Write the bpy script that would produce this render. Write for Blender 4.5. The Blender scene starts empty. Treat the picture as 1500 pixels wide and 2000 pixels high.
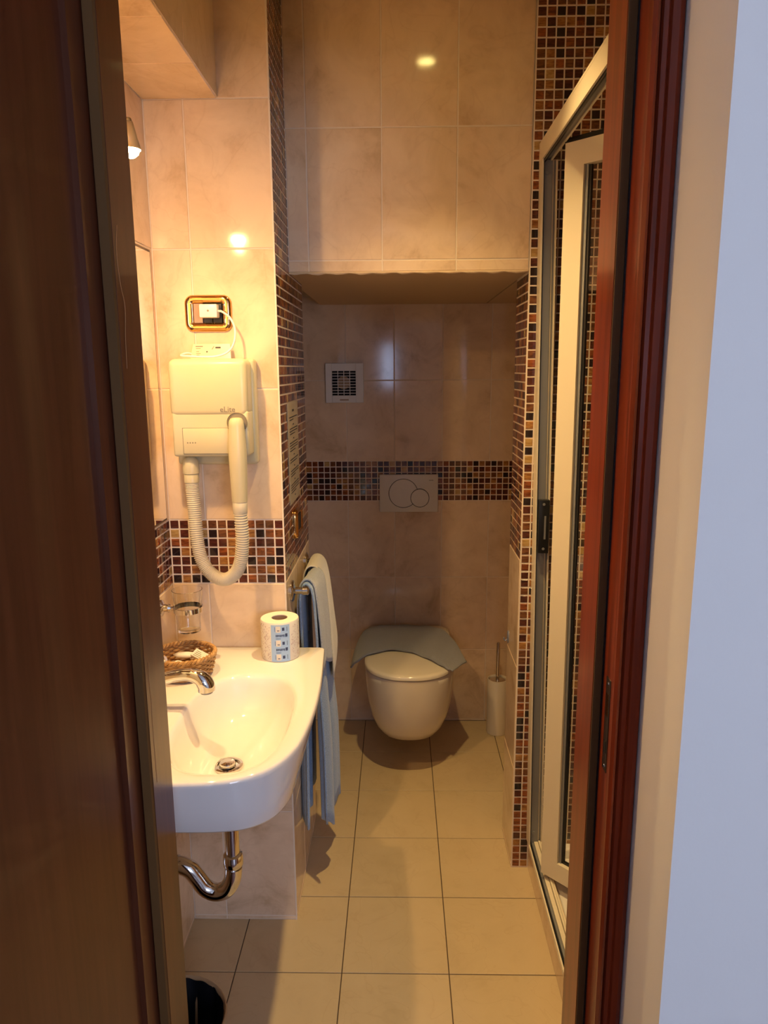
import bpy, bmesh, math, random
from mathutils import Vector, Matrix
random.seed(7)
scene = bpy.context.scene
COL = scene.collection
PI = math.pi

# ------------------------------------------------------------------ camera
H = 1.5623
PITCH, YAW, ROLL, FPX = 0.1937, 0.0214, -0.0068, 1419.86
cd = bpy.data.cameras.new('camera'); cam = bpy.data.objects.new('camera', cd); COL.objects.link(cam)
cd.sensor_fit = 'HORIZONTAL'; cd.sensor_width = 36.0; cd.lens = FPX / 1500 * 36.0
cd.clip_start = 0.02; cd.clip_end = 60
_F = Vector((-math.sin(YAW) * math.cos(PITCH), math.cos(YAW) * math.cos(PITCH), -math.sin(PITCH)))
_R = Vector((math.cos(YAW), math.sin(YAW), 0)); _U = _R.cross(_F)
_R2 = _R * math.cos(ROLL) + _U * math.sin(ROLL); _U2 = -_R * math.sin(ROLL) + _U * math.cos(ROLL)
M = Matrix.Identity(4)
for i in range(3):
    M[i][0] = _R2[i]; M[i][1] = _U2[i]; M[i][2] = -_F[i]
M[0][3], M[1][3], M[2][3] = 0, 0, H
cam.matrix_world = M
scene.camera = cam

# ------------------------------------------------------------------ light
world = bpy.data.worlds.new('world'); scene.world = world; world.use_nodes = True
world.node_tree.nodes['Background'].inputs[0].default_value = (0.45, 0.6, 1.0, 1)
world.node_tree.nodes['Background'].inputs[1].default_value = 0.02
scene.view_settings.view_transform = 'Standard'
scene.view_settings.look = 'None'
scene.view_settings.exposure = 0.25
scene.view_settings.gamma = 1.0
scene.view_settings.use_curve_mapping = False
scene.cycles.max_bounces = 8; scene.cycles.adaptive_threshold = 0.03
BULB_POWER = 820.0        # emission strength of the mirror lamp bulb
SPOT_POWER = 86.0          # ceiling spot, watts
LAMP_POWER = 14.0         # downward beam of the mirror lamp, watts
WINDOW_POWER = 33.0        # daylight through the bedroom window, watts
LAMP_COL = (1.0, 0.60, 0.24)
SPOT_COL = (1.0, 0.70, 0.29)
# daylight from the bedroom window in the wall behind the camera
ld = bpy.data.lights.new('window_daylight', 'AREA'); ld.shape = 'RECTANGLE'; ld.size = 0.9; ld.size_y = 1.3
ld.energy = WINDOW_POWER; ld.color = (0.60, 0.71, 1.0)
lo = bpy.data.objects.new('window_daylight', ld); COL.objects.link(lo)
lo.location = (1.40, -2.42, 1.55); lo.rotation_euler = (PI / 2, 0, 0)
ld2 = bpy.data.lights.new('curtain_gap_daylight', 'AREA'); ld2.shape = 'RECTANGLE'; ld2.size = 0.11; ld2.size_y = 0.46
ld2.energy = 2.2; ld2.color = (0.50, 0.66, 1.0)
lo2 = bpy.data.objects.new('curtain_gap_daylight', ld2); COL.objects.link(lo2)
lo2.location = (-0.13, -2.42, 1.60); lo2.rotation_euler = (PI / 2, 0, 0)
# ceiling spot above the bathroom floor
SPX, SPY, CEIL = 0.09, 1.60, 2.52
sd = bpy.data.lights.new('ceiling_spot_light', 'SPOT'); sd.energy = SPOT_POWER; sd.color = SPOT_COL
sd.spot_size = math.radians(88); sd.spot_blend = 1.0; sd.shadow_soft_size = 0.022
so = bpy.data.objects.new('ceiling_spot_light', sd); COL.objects.link(so); so.location = (SPX, SPY, CEIL - 0.012)

# ------------------------------------------------------------------ materials
def nt(m): return m.node_tree.nodes, m.node_tree.links
def mat(name, col, rough=0.5, metal=0.0, spec=0.5, coat=0.0, trans=0.0, ior=1.45, emit=None, estr=0.0, sheen=0.0):
    m = bpy.data.materials.new(name); m.use_nodes = True
    b = m.node_tree.nodes['Principled BSDF']
    b.inputs['Base Color'].default_value = (*col, 1); b.inputs['Roughness'].default_value = rough
    b.inputs['Metallic'].default_value = metal; b.inputs['Specular IOR Level'].default_value = spec
    b.inputs['Coat Weight'].default_value = coat; b.inputs['Coat Roughness'].default_value = 0.05
    b.inputs['Transmission Weight'].default_value = trans; b.inputs['IOR'].default_value = ior
    b.inputs['Sheen Weight'].default_value = sheen
    if emit:
        b.inputs['Emission Color'].default_value = (*emit, 1); b.inputs['Emission Strength'].default_value = estr
    return m
def ramp(n, stops):
    r = n.new('ShaderNodeValToRGB'); e = r.color_ramp.elements
    e[0].position, e[0].color = stops[0][0], (*stops[0][1], 1); e[1].position, e[1].color = stops[-1][0], (*stops[-1][1], 1)
    for p, c in stops[1:-1]:
        q = e.new(p); q.color = (*c, 1)
    return r
def marble(name, base, dark, rough=0.10, scale=6.0, per_object=True):
    m = mat(name, base, rough); n, l = nt(m); b = n['Principled BSDF']
    tc = n.new('ShaderNodeTexCoord'); oi = n.new('ShaderNodeObjectInfo')
    mul = n.new('ShaderNodeVectorMath'); mul.operation = 'SCALE'; mul.inputs[0].default_value = (17.3, 9.1, 23.7)
    l.new(oi.outputs['Random'], mul.inputs['Scale'])
    add = n.new('ShaderNodeVectorMath'); add.operation = 'ADD'
    l.new(tc.outputs['Object'], add.inputs[0]); l.new(mul.outputs[0], add.inputs[1])
    nz = n.new('ShaderNodeTexNoise'); nz.inputs['Scale'].default_value = scale; nz.inputs['Detail'].default_value = 6
    nz.inputs['Roughness'].default_value = 0.62; nz.inputs['Distortion'].default_value = 0.5
    l.new(add.outputs[0], nz.inputs['Vector'])
    r = ramp(n, [(0.30, dark), (0.44, tuple((x * 2 + y) / 3 for x, y in zip(base, dark))), (0.60, base)])
    l.new(nz.outputs['Fac'], r.inputs[0])
    wv = n.new('ShaderNodeTexNoise'); wv.inputs['Scale'].default_value = scale * 0.8; wv.inputs['Detail'].default_value = 3
    wv.inputs['Distortion'].default_value = 0.9
    l.new(add.outputs[0], wv.inputs['Vector'])
    r2 = ramp(n, [(0.485, (1, 1, 1)), (0.50, (0.80, 0.72, 0.66)), (0.515, (1, 1, 1))])
    l.new(wv.outputs['Fac'], r2.inputs[0])
    mx = n.new('ShaderNodeMix'); mx.data_type = 'RGBA'; mx.blend_type = 'MULTIPLY'; mx.inputs[0].default_value = 0.22
    l.new(r.outputs[0], mx.inputs[6]); l.new(r2.outputs[0], mx.inputs[7]); l.new(mx.outputs[2], b.inputs['Base Color'])
    return m
def wood(name, base, dark, rough=0.28):
    m = mat(name, base, rough, coat=0.15); n, l = nt(m); b = n['Principled BSDF']
    tc = n.new('ShaderNodeTexCoord'); mp = n.new('ShaderNodeMapping'); mp.inputs['Scale'].default_value = (28, 28, 1.3)
    l.new(tc.outputs['Object'], mp.inputs[0])
    nz = n.new('ShaderNodeTexNoise'); nz.inputs['Scale'].default_value = 2.2; nz.inputs['Detail'].default_value = 7; nz.inputs['Distortion'].default_value = 0.6
    l.new(mp.outputs[0], nz.inputs['Vector'])
    r = ramp(n, [(0.3, dark), (0.7, base)]); l.new(nz.outputs['Fac'], r.inputs[0]); l.new(r.outputs[0], b.inputs['Base Color'])
    return m
def streaky(name, base, dark, rough=0.12):
    m = mat(name, base, rough, coat=0.3); n, l = nt(m); b = n['Principled BSDF']
    tc = n.new('ShaderNodeTexCoord'); oi = n.new('ShaderNodeObjectInfo')
    mul = n.new('ShaderNodeVectorMath'); mul.operation = 'SCALE'; mul.inputs[0].default_value = (7.3, 3.1, 5.7)
    l.new(oi.outputs['Random'], mul.inputs['Scale'])
    add = n.new('ShaderNodeVectorMath'); add.operation = 'ADD'
    l.new(tc.outputs['Object'], add.inputs[0]); l.new(mul.outputs[0], add.inputs[1])
    mp = n.new('ShaderNodeMapping'); mp.inputs['Rotation'].default_value = (0, 0.5, 0); mp.inputs['Scale'].default_value = (40, 40, 160)
    l.new(add.outputs[0], mp.inputs[0])
    nz = n.new('ShaderNodeTexNoise'); nz.inputs['Scale'].default_value = 1.0; nz.inputs['Detail'].default_value = 3; nz.inputs['Distortion'].default_value = 1.0
    l.new(mp.outputs[0], nz.inputs['Vector'])
    r = ramp(n, [(0.35, dark), (0.6, base)]); l.new(nz.outputs['Fac'], r.inputs[0]); l.new(r.outputs[0], b.inputs['Base Color'])
    return m
def terry(name, base, bump=0.6, scale=420):
    m = mat(name, base, 0.95, sheen=0.5, spec=0.1); n, l = nt(m); b = n['Principled BSDF']
    tc = n.new('ShaderNodeTexCoord'); nz = n.new('ShaderNodeTexNoise'); nz.inputs['Scale'].default_value = scale; nz.inputs['Detail'].default_value = 2
    l.new(tc.outputs['Object'], nz.inputs['Vector'])
    bp = n.new('ShaderNodeBump'); bp.inputs['Strength'].default_value = bump; bp.inputs['Distance'].default_value = 0.004
    l.new(nz.outputs['Fac'], bp.inputs['Height']); l.new(bp.outputs[0], b.inputs['Normal'])
    r = ramp(n, [(0.3, tuple(c * 0.72 for c in base)), (0.7, tuple(min(1, c * 1.15) for c in base))])
    l.new(nz.outputs['Fac'], r.inputs[0]); l.new(r.outputs[0], b.inputs['Base Color'])
    return m
def painted(name, base, rough=0.6):
    m = mat(name, base, rough); n, l = nt(m); b = n['Principled BSDF']
    tc = n.new('ShaderNodeTexCoord'); nz = n.new('ShaderNodeTexNoise'); nz.inputs['Scale'].default_value = 90; nz.inputs['Detail'].default_value = 3
    l.new(tc.outputs['Object'], nz.inputs['Vector'])
    bp = n.new('ShaderNodeBump'); bp.inputs['Strength'].default_value = 0.08; bp.inputs['Distance'].default_value = 0.003
    l.new(nz.outputs['Fac'], bp.inputs['Height']); l.new(bp.outputs[0], b.inputs['Normal'])
    return m
TILE = marble('glazed_beige_wall_tile', (0.83, 0.635, 0.445), (0.60, 0.42, 0.26), 0.09, 7)
FLOORT = marble('beige_floor_tile', (0.62, 0.48, 0.29), (0.56, 0.425, 0.25), 0.34, 9)
GROUT = painted('light_grout', (0.80, 0.68, 0.56), 0.85)
GROUTF = painted('dark_floor_grout', (0.10, 0.065, 0.04), 0.95)
PLASTER = painted('beige_plaster', (0.62, 0.46, 0.30), 0.7)
WHITEW = painted('white_painted_wall', (0.86, 0.84, 0.81), 0.75)
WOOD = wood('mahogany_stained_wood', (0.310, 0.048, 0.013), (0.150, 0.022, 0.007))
WOOD_SHADE = wood('mahogany_shaded_tone', (0.105, 0.030, 0.012), (0.072, 0.018, 0.007), 0.36)  # same mahogany, shade of the unlit left jamb and leaf put into the colour
MOS = [mat('mosaic_black_glass', (0.020, 0.010, 0.012), 0.10, coat=0.3),
       streaky('mosaic_maroon_glass', (0.110, 0.028, 0.018), (0.045, 0.012, 0.010)),
       streaky('mosaic_brown_glass', (0.200, 0.075, 0.030), (0.090, 0.030, 0.014)),
       streaky('mosaic_rust_glass', (0.300, 0.085, 0.025), (0.120, 0.030, 0.012)),
       streaky('mosaic_amber_glass', (0.420, 0.200, 0.060), (0.200, 0.070, 0.022)),
       streaky('mosaic_gold_glass', (0.500, 0.320, 0.120), (0.360, 0.200, 0.065))]
MOSW = [4, 6, 5, 4, 2, 1]
CERAM = mat('white_ceramic', (0.84, 0.80, 0.77), 0.06, coat=0.5)
CERAMT = mat('ivory_ceramic', (0.80, 0.72, 0.60), 0.10, coat=0.4)
CHROME = mat('chrome', (0.72, 0.70, 0.68), 0.07, 1.0)
GOLD = mat('polished_gold_trim', (0.80, 0.45, 0.17), 0.10, 1.0)
BLACKP = mat('black_plastic', (0.012, 0.012, 0.014), 0.35)
DARK = mat('dark_cavity', (0.010, 0.008, 0.008), 0.8)
IVORY = mat('ivory_plastic', (0.58, 0.51, 0.33), 0.30)
IVORYH = mat('ivory_hose_plastic', (0.68, 0.60, 0.44), 0.45)
WPLAST = mat('white_plastic', (0.78, 0.74, 0.68), 0.30)
GREYPL = mat('grey_print', (0.22, 0.19, 0.14), 0.6)
ALUW = mat('cream_aluminium', (0.78, 0.68, 0.52), 0.30)
ALUG = mat('grey_aluminium', (0.27, 0.27, 0.28), 0.38, 0.35)
GLASS = mat('clear_glass', (0.98, 0.98, 0.97), 0.0, trans=1.0, ior=1.45)
MIRROR = mat('mirror_silver', (0.90, 0.88, 0.84), 0.005, 1.0)
MEDGE = mat('mirror_edge', (0.10, 0.06, 0.035), 0.4)
TOWB = terry('blue_terry', (0.28, 0.40, 0.60))
TOWG = terry('grey_blue_terry', (0.30, 0.31, 0.36), 0.5, 520)
TOWH = terry('light_grey_terry', (0.46, 0.47, 0.48), 0.6, 420)
TOWC = terry('cream_cotton', (0.70, 0.62, 0.46), 0.25, 700)
PAPER = mat('tissue_paper', (0.82, 0.76, 0.66), 0.9)
CARD = mat('cardboard_core', (0.40, 0.27, 0.20), 0.9)
PRINTB = mat('blue_print', (0.42, 0.60, 0.86), 0.8)
PRINTD = mat('dark_blue_print', (0.05, 0.07, 0.16), 0.8)
PRINTR = mat('rose_print', (0.60, 0.45, 0.40), 0.9)
WICK = wood('wicker', (0.56, 0.33, 0.13), (0.34, 0.17, 0.055), 0.55)
NOTICE = mat('laminated_paper', (0.52, 0.43, 0.31), 0.25)
INK = mat('ink', (0.06, 0.05, 0.05), 0.7)
SEAL = mat('olive_seal', (0.13, 0.065, 0.022), 0.55, spec=0.2)
BRONZE = mat('dark_bronze', (0.05, 0.028, 0.018), 0.35, 0.5)
HOOKM = mat('blue_grey_plastic', (0.22, 0.24, 0.34), 0.35)
SCR = mat('pale_scratch', (0.42, 0.22, 0.09), 0.6)
BAG = mat('black_bin_bag', (0.008, 0.008, 0.010), 0.32)
BINP = mat('beige_bin_plastic', (0.42, 0.26, 0.13), 0.5)
BULB = mat('lit_bulb', (1, 0.9, 0.7), 0.4, emit=LAMP_COL, estr=BULB_POWER)
SPOTL = mat('lit_spot_lens', (1, 0.9, 0.6), 0.4, emit=(1.0, 0.80, 0.25), estr=40.0)
SHADE = mat('brass_lamp_shade', (0.62, 0.42, 0.18), 0.35)

# ------------------------------------------------------------------ mesh helpers
def link(o, parent=None):
    COL.objects.link(o)
    if parent is not None: o.parent = parent
    return o
def setm(me, ms):
    for m in (ms if isinstance(ms, (list, tuple)) else [ms]): me.materials.append(m)
def meshobj(name, verts, faces, m, parent=None, smooth=False, autosmooth=None):
    me = bpy.data.meshes.new(name); me.from_pydata([tuple(v) for v in verts], [], faces); me.update()
    bm = bmesh.new(); bm.from_mesh(me); bmesh.ops.recalc_face_normals(bm, faces=bm.faces); bm.to_mesh(me); bm.free()
    if smooth:
        me.polygons.foreach_set('use_smooth', [True] * len(me.polygons))
        if autosmooth: me.set_sharp_from_angle(angle=math.radians(autosmooth))
    setm(me, m)
    return link(bpy.data.objects.new(name, me), parent)
def bmobj(name, bm, m, parent=None, smooth=True, ang=40):
    bmesh.ops.recalc_face_normals(bm, faces=bm.faces)
    me = bpy.data.meshes.new(name); bm.to_mesh(me); bm.free()
    if smooth:
        me.polygons.foreach_set('use_smooth', [True] * len(me.polygons)); me.set_sharp_from_angle(angle=math.radians(ang))
    setm(me, m)
    return link(bpy.data.objects.new(name, me), parent)
def bm_box(bm, x0, x1, y0, y1, z0, z1, bev=0.0, seg=2):
    r = bmesh.ops.create_cube(bm, size=1.0); vs = r['verts']
    for v in vs:
        v.co = Vector(((x0 + x1) / 2 + v.co.x * (x1 - x0), (y0 + y1) / 2 + v.co.y * (y1 - y0), (z0 + z1) / 2 + v.co.z * (z1 - z0)))
    if bev > 0:
        es = list({e for v in vs for e in v.link_edges})
        bmesh.ops.bevel(bm, geom=es, offset=bev, segments=seg, affect='EDGES', profile=0.5)
def box(name, x0, x1, y0, y1, z0, z1, m, parent=None, bev=0.0, seg=2):
    bm = bmesh.new(); bm_box(bm, x0, x1, y0, y1, z0, z1, bev, seg)
    return bmobj(name, bm, m, parent, bev > 0)
def loft(rings, cap0=True, cap1=True, closed=True):
    vs, fs = [], []; n = len(rings[0])
    for r in rings: vs += list(r)
    for i in range(len(rings) - 1):
        for j in range(n if closed else n - 1):
            k = (j + 1) % n
            fs.append((i * n + j, i * n + k, (i + 1) * n + k, (i + 1) * n + j))
    if cap0: fs.append(tuple(range(n - 1, -1, -1)))
    if cap1: fs.append(tuple((len(rings) - 1) * n + j for j in range(n)))
    return vs, fs
def lathe(cx, cy, prof, n=32):
    return [[(cx + r * math.cos(2 * PI * j / n), cy + r * math.sin(2 * PI * j / n), z) for j in range(n)] for r, z in prof]
def catmull(pts, per=8):
    P = [Vector(p) for p in pts]; P = [P[0] * 2 - P[1]] + P + [P[-1] * 2 - P[-2]]; out = []
    for i in range(1, len(P) - 2):
        for k in range(per):
            t = k / per; a, b, c, d = P[i - 1], P[i], P[i + 1], P[i + 2]
            out.append(0.5 * ((2 * b) + (c - a) * t + (2 * a - 5 * b + 4 * c - d) * t * t + (-a + 3 * b - 3 * c + d) * t ** 3))
    out.append(P[-2]); return out
def tube_rings(path, rad, n=12):
    path = [Vector(p) for p in path]; rings = []
    up = None
    for i, p in enumerate(path):
        t = (path[min(i + 1, len(path) - 1)] - path[max(i - 1, 0)]).normalized()
        if up is None:
            up = Vector((0, 0, 1)) if abs(t.z) < 0.9 else Vector((0, 1, 0))
        a = (up - t * up.dot(t)).normalized(); b = t.cross(a); up = a
        r = rad(i / (len(path) - 1), i) if callable(rad) else rad
        rings.append([p + (a * math.cos(2 * PI * j / n) + b * math.sin(2 * PI * j / n)) * r for j in range(n)])
    return rings
def tube(name, path, rad, m, parent=None, n=12):
    v, f = loft(tube_rings(path, rad, n)); return meshobj(name, v, f, m, parent, True, 50)
def lathe_obj(name, cx, cy, prof, m, parent=None, n=32, ang=45, cap0=True, cap1=True):
    v, f = loft(lathe(cx, cy, prof, n), cap0, cap1); return meshobj(name, v, f, m, parent, True, ang)
def disc_rings_y(cx, cz, prof, n=32):   # lathe round the Y axis: prof = (radius, y)
    return [[(cx + r * math.cos(2 * PI * j / n), y, cz + r * math.sin(2 * PI * j / n)) for j in range(n)] for r, y in prof]
def disc_rings_x(cy, cz, prof, n=24):   # lathe round the X axis: prof = (radius, x)
    return [[(x, cy + r * math.cos(2 * PI * j / n), cz + r * math.sin(2 * PI * j / n)) for j in range(n)] for r, x in prof]
def empty(name, loc, label, cat, group=None):
    o = bpy.data.objects.new(name, None); o.empty_display_size = 0.05; COL.objects.link(o); o.location = loc
    o['label'] = label; o['category'] = cat
    if group: o['group'] = group
    return o
def at(o, parent):            # child built in world coordinates under an empty that is only translated
    o.parent = parent; o.matrix_parent_inverse = Matrix.Translation(parent.location).inverted(); return o
def sub(o, part):             # sub-part built in world coordinates under a part
    o.parent = part; o.matrix_parent_inverse = Matrix.Identity(4); return o
def tag(o, label, cat, group=None):
    o['label'] = label; o['category'] = cat
    if group: o['group'] = group
    return o
def struct(o, label, cat='wall'):
    o['kind'] = 'structure'; o['label'] = label; o['category'] = cat; return o
def text_mesh(name, body, size, m, parent, loc, rot, extrude=0.0004):
    c = bpy.data.curves.new(name, 'FONT'); c.body = body; c.size = size; c.extrude = extrude; c.resolution_u = 3
    t = bpy.data.objects.new(name + '_curve', c); COL.objects.link(t)
    dg = bpy.context.evaluated_depsgraph_get(); me = bpy.data.meshes.new_from_object(t.evaluated_get(dg))
    bpy.data.objects.remove(t); bpy.data.curves.remove(c)
    me.materials.clear(); setm(me, m); o = bpy.data.objects.new(name, me); COL.objects.link(o)
    o.location = loc; o.rotation_euler = rot
    o.parent = parent; o.matrix_parent_inverse = Matrix.Translation(parent.location).inverted()
    return o

# ------------------------------------------------------------------ tiles: one plain chamfered slab, local -Y is its face
_tm = {}
TH = 0.006
def slab_mesh(w, h, m, bev, th=TH, key=''):
    k = (round(w, 4), round(h, 4), m.name, bev, th)
    if k in _tm: return _tm[k]
    a, b, c = w / 2, h / 2, bev
    v = [(-a, th, -b), (a, th, -b), (a, th, b), (-a, th, b),
         (-a, bev, -b), (a, bev, -b), (a, bev, b), (-a, bev, b),
         (-a + c, 0, -b + c), (a - c, 0, -b + c), (a - c, 0, b - c), (-a + c, 0, b - c)]
    f = [(8, 9, 10, 11)]
    for i in range(4):
        j = (i + 1) % 4
        f += [(i, j, 4 + j, 4 + i), (4 + i, 4 + j, 8 + j, 8 + i)]
    me = bpy.data.meshes.new('tile'); me.from_pydata(v, [], f); me.update()
    bm = bmesh.new(); bm.from_mesh(me); bmesh.ops.recalc_face_normals(bm, faces=bm.faces); bm.to_mesh(me); bm.free()
    me.polygons.foreach_set('use_smooth', [False] * len(me.polygons))
    setm(me, m); _tm[k] = me; return me
ROT = {'-y': (0, 0, 0), '+x': (0, 0, PI / 2), '-x': (0, 0, -PI / 2), '+z': (-PI / 2, 0, 0), '-z': (PI / 2, 0, 0), '+y': (0, 0, PI)}
def place(face, p, u, v):
    return {'-y': (u, p, v), '+y': (u, p, v), '+x': (p, u, v), '-x': (p, u, v), '+z': (u, v, p), '-z': (u, v, p)}[face]
def tile_grid(parent, face, p, us, vs, m, gap=0.0030, bev=0.0012, name='tile', tilt=0.0016, skip=None, th=TH):
    """tiles between consecutive joints us (along the wall) and vs (height)."""
    for i in range(len(us) - 1):
        for j in range(len(vs) - 1):
            u0, u1, v0, v1 = us[i], us[i + 1], vs[j], vs[j + 1]
            if u1 - u0 < 0.008 or v1 - v0 < 0.006: continue
            if skip and skip((u0 + u1) / 2, (v0 + v1) / 2): continue
            me = slab_mesh(u1 - u0 - gap, v1 - v0 - gap, m, bev, th)
            o = bpy.data.objects.new(name, me); COL.objects.link(o); o.parent = parent
            o.location = place(face, p, (u0 + u1) / 2, (v0 + v1) / 2)
            r = ROT[face]; o.rotation_euler = (r[0] + random.uniform(-tilt, tilt), r[1], r[2] + random.uniform(-tilt, tilt))
MP = 0.02437           # mosaic pitch
_last = [0]
def pick():
    return random.choices(range(6), MOSW)[0]
def mosaic_objs(parent, face, p, cells, pw, ph, name='mosaic_tile'):
    for u, v in cells:
        k = pick(); me = slab_mesh(pw - 0.0038, ph - 0.0038, MOS[k], 0.0010, 0.005)
        o = bpy.data.objects.new(name, me); COL.objects.link(o); o.parent = parent
        o.location = place(face, p + 0.0, u, v); r = ROT[face]
        o.rotation_euler = (r[0] + random.uniform(-.004, .004), r[1] + random.uniform(-.015, .015), r[2] + random.uniform(-.004, .004))
def mosaic_stuff(parent, face, p, cells, pw, ph, name='mosaic_tiles'):
    vs, fs, mi = [], [], []
    R = Matrix.Rotation
    from mathutils import Euler
    base = slab_mesh(pw - 0.0038, ph - 0.0038, MOS[0], 0.0010, 0.005)
    bv = [v.co.copy() for v in base.vertices]; bf = [tuple(q.vertices) for q in base.polygons]
    E = Euler(ROT[face]).to_matrix()
    for u, v in cells:
        n0 = len(vs); L = Vector(place(face, p, u, v))
        J = E @ Euler((random.uniform(-.004, .004), 0, random.uniform(-.004, .004))).to_matrix()
        vs += [tuple(L + J @ c) for c in bv]
        fs += [tuple(n0 + i for i in q) for q in bf]; mi += [pick()] * len(bf)
    me = bpy.data.meshes.new(name); me.from_pydata(vs, [], fs); me.update()
    setm(me, MOS); me.polygons.foreach_set('material_index', mi)
    o = bpy.data.objects.new(name, me); COL.objects.link(o); o.parent = parent; o['kind'] = 'stuff'
    return o
def cells(u0, nu, pu, v0, nv, pv):
    return [(u0 + (i + 0.5) * pu, v0 + (j + 0.5) * pv) for i in range(nu) for j in range(nv)]

# ------------------------------------------------------------------ measured planes of the bathroom (metres)
XL, XC, XP = -0.596, -0.299, 0.3517       # left wall, side of the column, edge of the partition
YD, YH, YC2, YU, YP2, YB = 1.15, 1.8333, 2.3336, 2.065, 2.262, 3.0551
ZS = 1.821                                # niche soffit
B0, B1 = 1.0125, 1.1831                   # mosaic band
COURSES = [0.0, 0.0127, 0.346, 0.6793, B0]
UPPER = [B1, 1.517, 1.850, 2.183, CEIL]
XR = 1.20                                 # far wall of the shower

# ------------------------------------------------------------------ room shell
fl = box('floor', -0.75, XR + 0.1, YD - 0.16, YB + 0.1, -0.10, -0.002, GROUTF)
struct(fl, 'beige square floor tiles with thin dark joints', 'floor')
S = 0.2829
fx = [XL] + [-0.4379 + S * k for k in range(0, 5)]
fy = [1.0] + [1.0800 + S * k for k in range(0, 8)]
fy[-1] = YB
fx = [-0.60, -0.4379, -0.155, 0.1279, 0.4108, 0.6937]
tile_grid(fl, '+z', 0.0, fx, fy, FLOORT, gap=0.0026, bev=0.0008, tilt=0.0006)

ce = box('ceiling', -0.75, XR + 0.1, YD - 0.16, YB + 0.1, CEIL, CEIL + 0.1, PLASTER)
struct(ce, 'flat plaster bathroom ceiling above the tiled walls', 'ceiling')

# left wall with the mirror
wl = box('wall_left', XL - 0.1, XL - 0.0013, YD - 0.02, YB + 0.1, 0, CEIL, GROUT)
struct(wl, 'beige tiled left wall carrying the mirror and the basin')
lu = [YD, 1.233, 1.433, 1.633, YH]
tile_grid(wl, '+x', XL, lu, COURSES, TILE); tile_grid(wl, '+x', XL, lu, UPPER[:-1], TILE)
mosaic_stuff(wl, '+x', XL, cells(YH - 28 * 0.0243, 28, 0.0243, B0, 7, MP), 0.0243, MP)

# column: front face carries the hair dryer, side face is mosaic
wc = box('wall_column', XL - 0.004, XC - 0.0013, YH + 0.0013, YC2, 0, CEIL, GROUT)
struct(wc, 'tiled column wall behind the hair dryer with a mosaic side')
hu = [XL, -0.502, XC]
tile_grid(wc, '-y', YH, hu, COURSES, TILE); tile_grid(wc, '-y', YH, hu, UPPER, TILE)
PW = (XC - XL) / 12
mosaic_objs(wc, '-y', YH, cells(XL, 12, PW, B0, 7, MP), PW, MP)
mosaic_stuff(wc, '+x', XC, cells(YH + 0.002, 20, 0.0249, B0, 61, MP), 0.0249, MP)
su = [YH, 2.035, 2.235, YC2]
tile_grid(wc, '+x', XC, su, COURSES, TILE)
ed = box('edge_trim', XC - 0.003, XC + 0.0008, YH - 0.0008, YH + 0.003, 0, CEIL, GROUT, wc)

# lowered box above the basin
bh = box('trim_1', XL, -0.4213, YD, YH - 0.0005, 2.1833, CEIL, GROUT)
struct(bh, 'lowered tiled box running above the mirror', 'bulkhead')
tile_grid(bh, '-z', 2.182, [XL, -0.420], [YD, 1.233, 1.433, 1.633, YH - 0.001], TILE)
tile_grid(bh, '+x', -0.420, [YD, 1.233, 1.566, YH - 0.001], [2.183, CEIL], TILE)

# upper wall over the toilet niche
wu = box('wall_upper', XC - 0.02, XP, YU + 0.0013, YB + 0.05, ZS, CEIL, PLASTER)
struct(wu, 'beige marbled tile wall above the toilet niche')
box('grout_bed', XC - 0.001, XP, YU + 0.0010, YU + 0.003, ZS + 0.004, CEIL, GROUT, wu)
uu = [XC, -0.2441, -0.0441, 0.1559, XP]
tile_grid(wu, '-y', YU, uu, [ZS + 0.002, 1.853, 2.186, CEIL], TILE)
# ragged plaster edge along the bottom of the upper wall
bm = bmesh.new(); N = 40; vs = []
for i in range(N + 1):
    x = XC + (XP - XC) * i / N; dz = 0.0025 + 0.0022 * math.sin(i * 1.7) + random.uniform(0, 0.002)
    vs.append((x, dz))
V, Fc = [], []
for i, (x, dz) in enumerate(vs):
    V += [(x, YU - 0.001, ZS + 0.003), (x, YU - 0.001, ZS - dz), (x, YU + 0.02, ZS - dz * 0.5), (x, YU + 0.02, ZS + 0.003)]
    if i:
        a, b = 4 * (i - 1), 4 * i
        Fc += [(a, b, b + 1, a + 1), (a + 1, b + 1, b + 2, a + 2), (a + 2, b + 2, b + 3, a + 3), (a + 3, b + 3, b, a)]
meshobj('plaster_edge', V, Fc, PLASTER, wu, True)

# partition: mosaic wall of the shower, seen left and right of the shower post
wp = box('wall_partition', XP + 0.0013, XR, YU + 0.0013, YP2, 0, CEIL, GROUT)
struct(wp, 'brown mosaic wall between the shower and the toilet niche')
PU = 0.02447
rows = 103
allc = [(i, j) for i in range(15) for j in range(rows)]
big = [(i, j) for i, j in allc if (j >= 86 and i <= 7) or (j < 86 and i in (0, 2))][:300]
bs = set(big)
u0m = XP + 0.0035
def cc(l): return [(u0m + (i + 0.5) * PU, 0.004 + (j + 0.5) * MP) for i, j in l]
mosaic_objs(wp, '-y', YU, cc(big), PU, MP)
mosaic_stuff(wp, '-y', YU, cc([c for c in allc if c not in bs]), PU, MP)
mosaic_stuff(wp, '-x', XP, cells(YU + 0.003, 8, 0.0243, B0, 33, MP), 0.0243, MP, 'mosaic_return_tiles')
tile_grid(wp, '-x', XP, [YU + 0.002, YP2], COURSES, TILE)
wpx = box('upper_block', XP + 0.004, XR, YP2, YB + 0.05, ZS, CEIL, PLASTER, wp)

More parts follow.
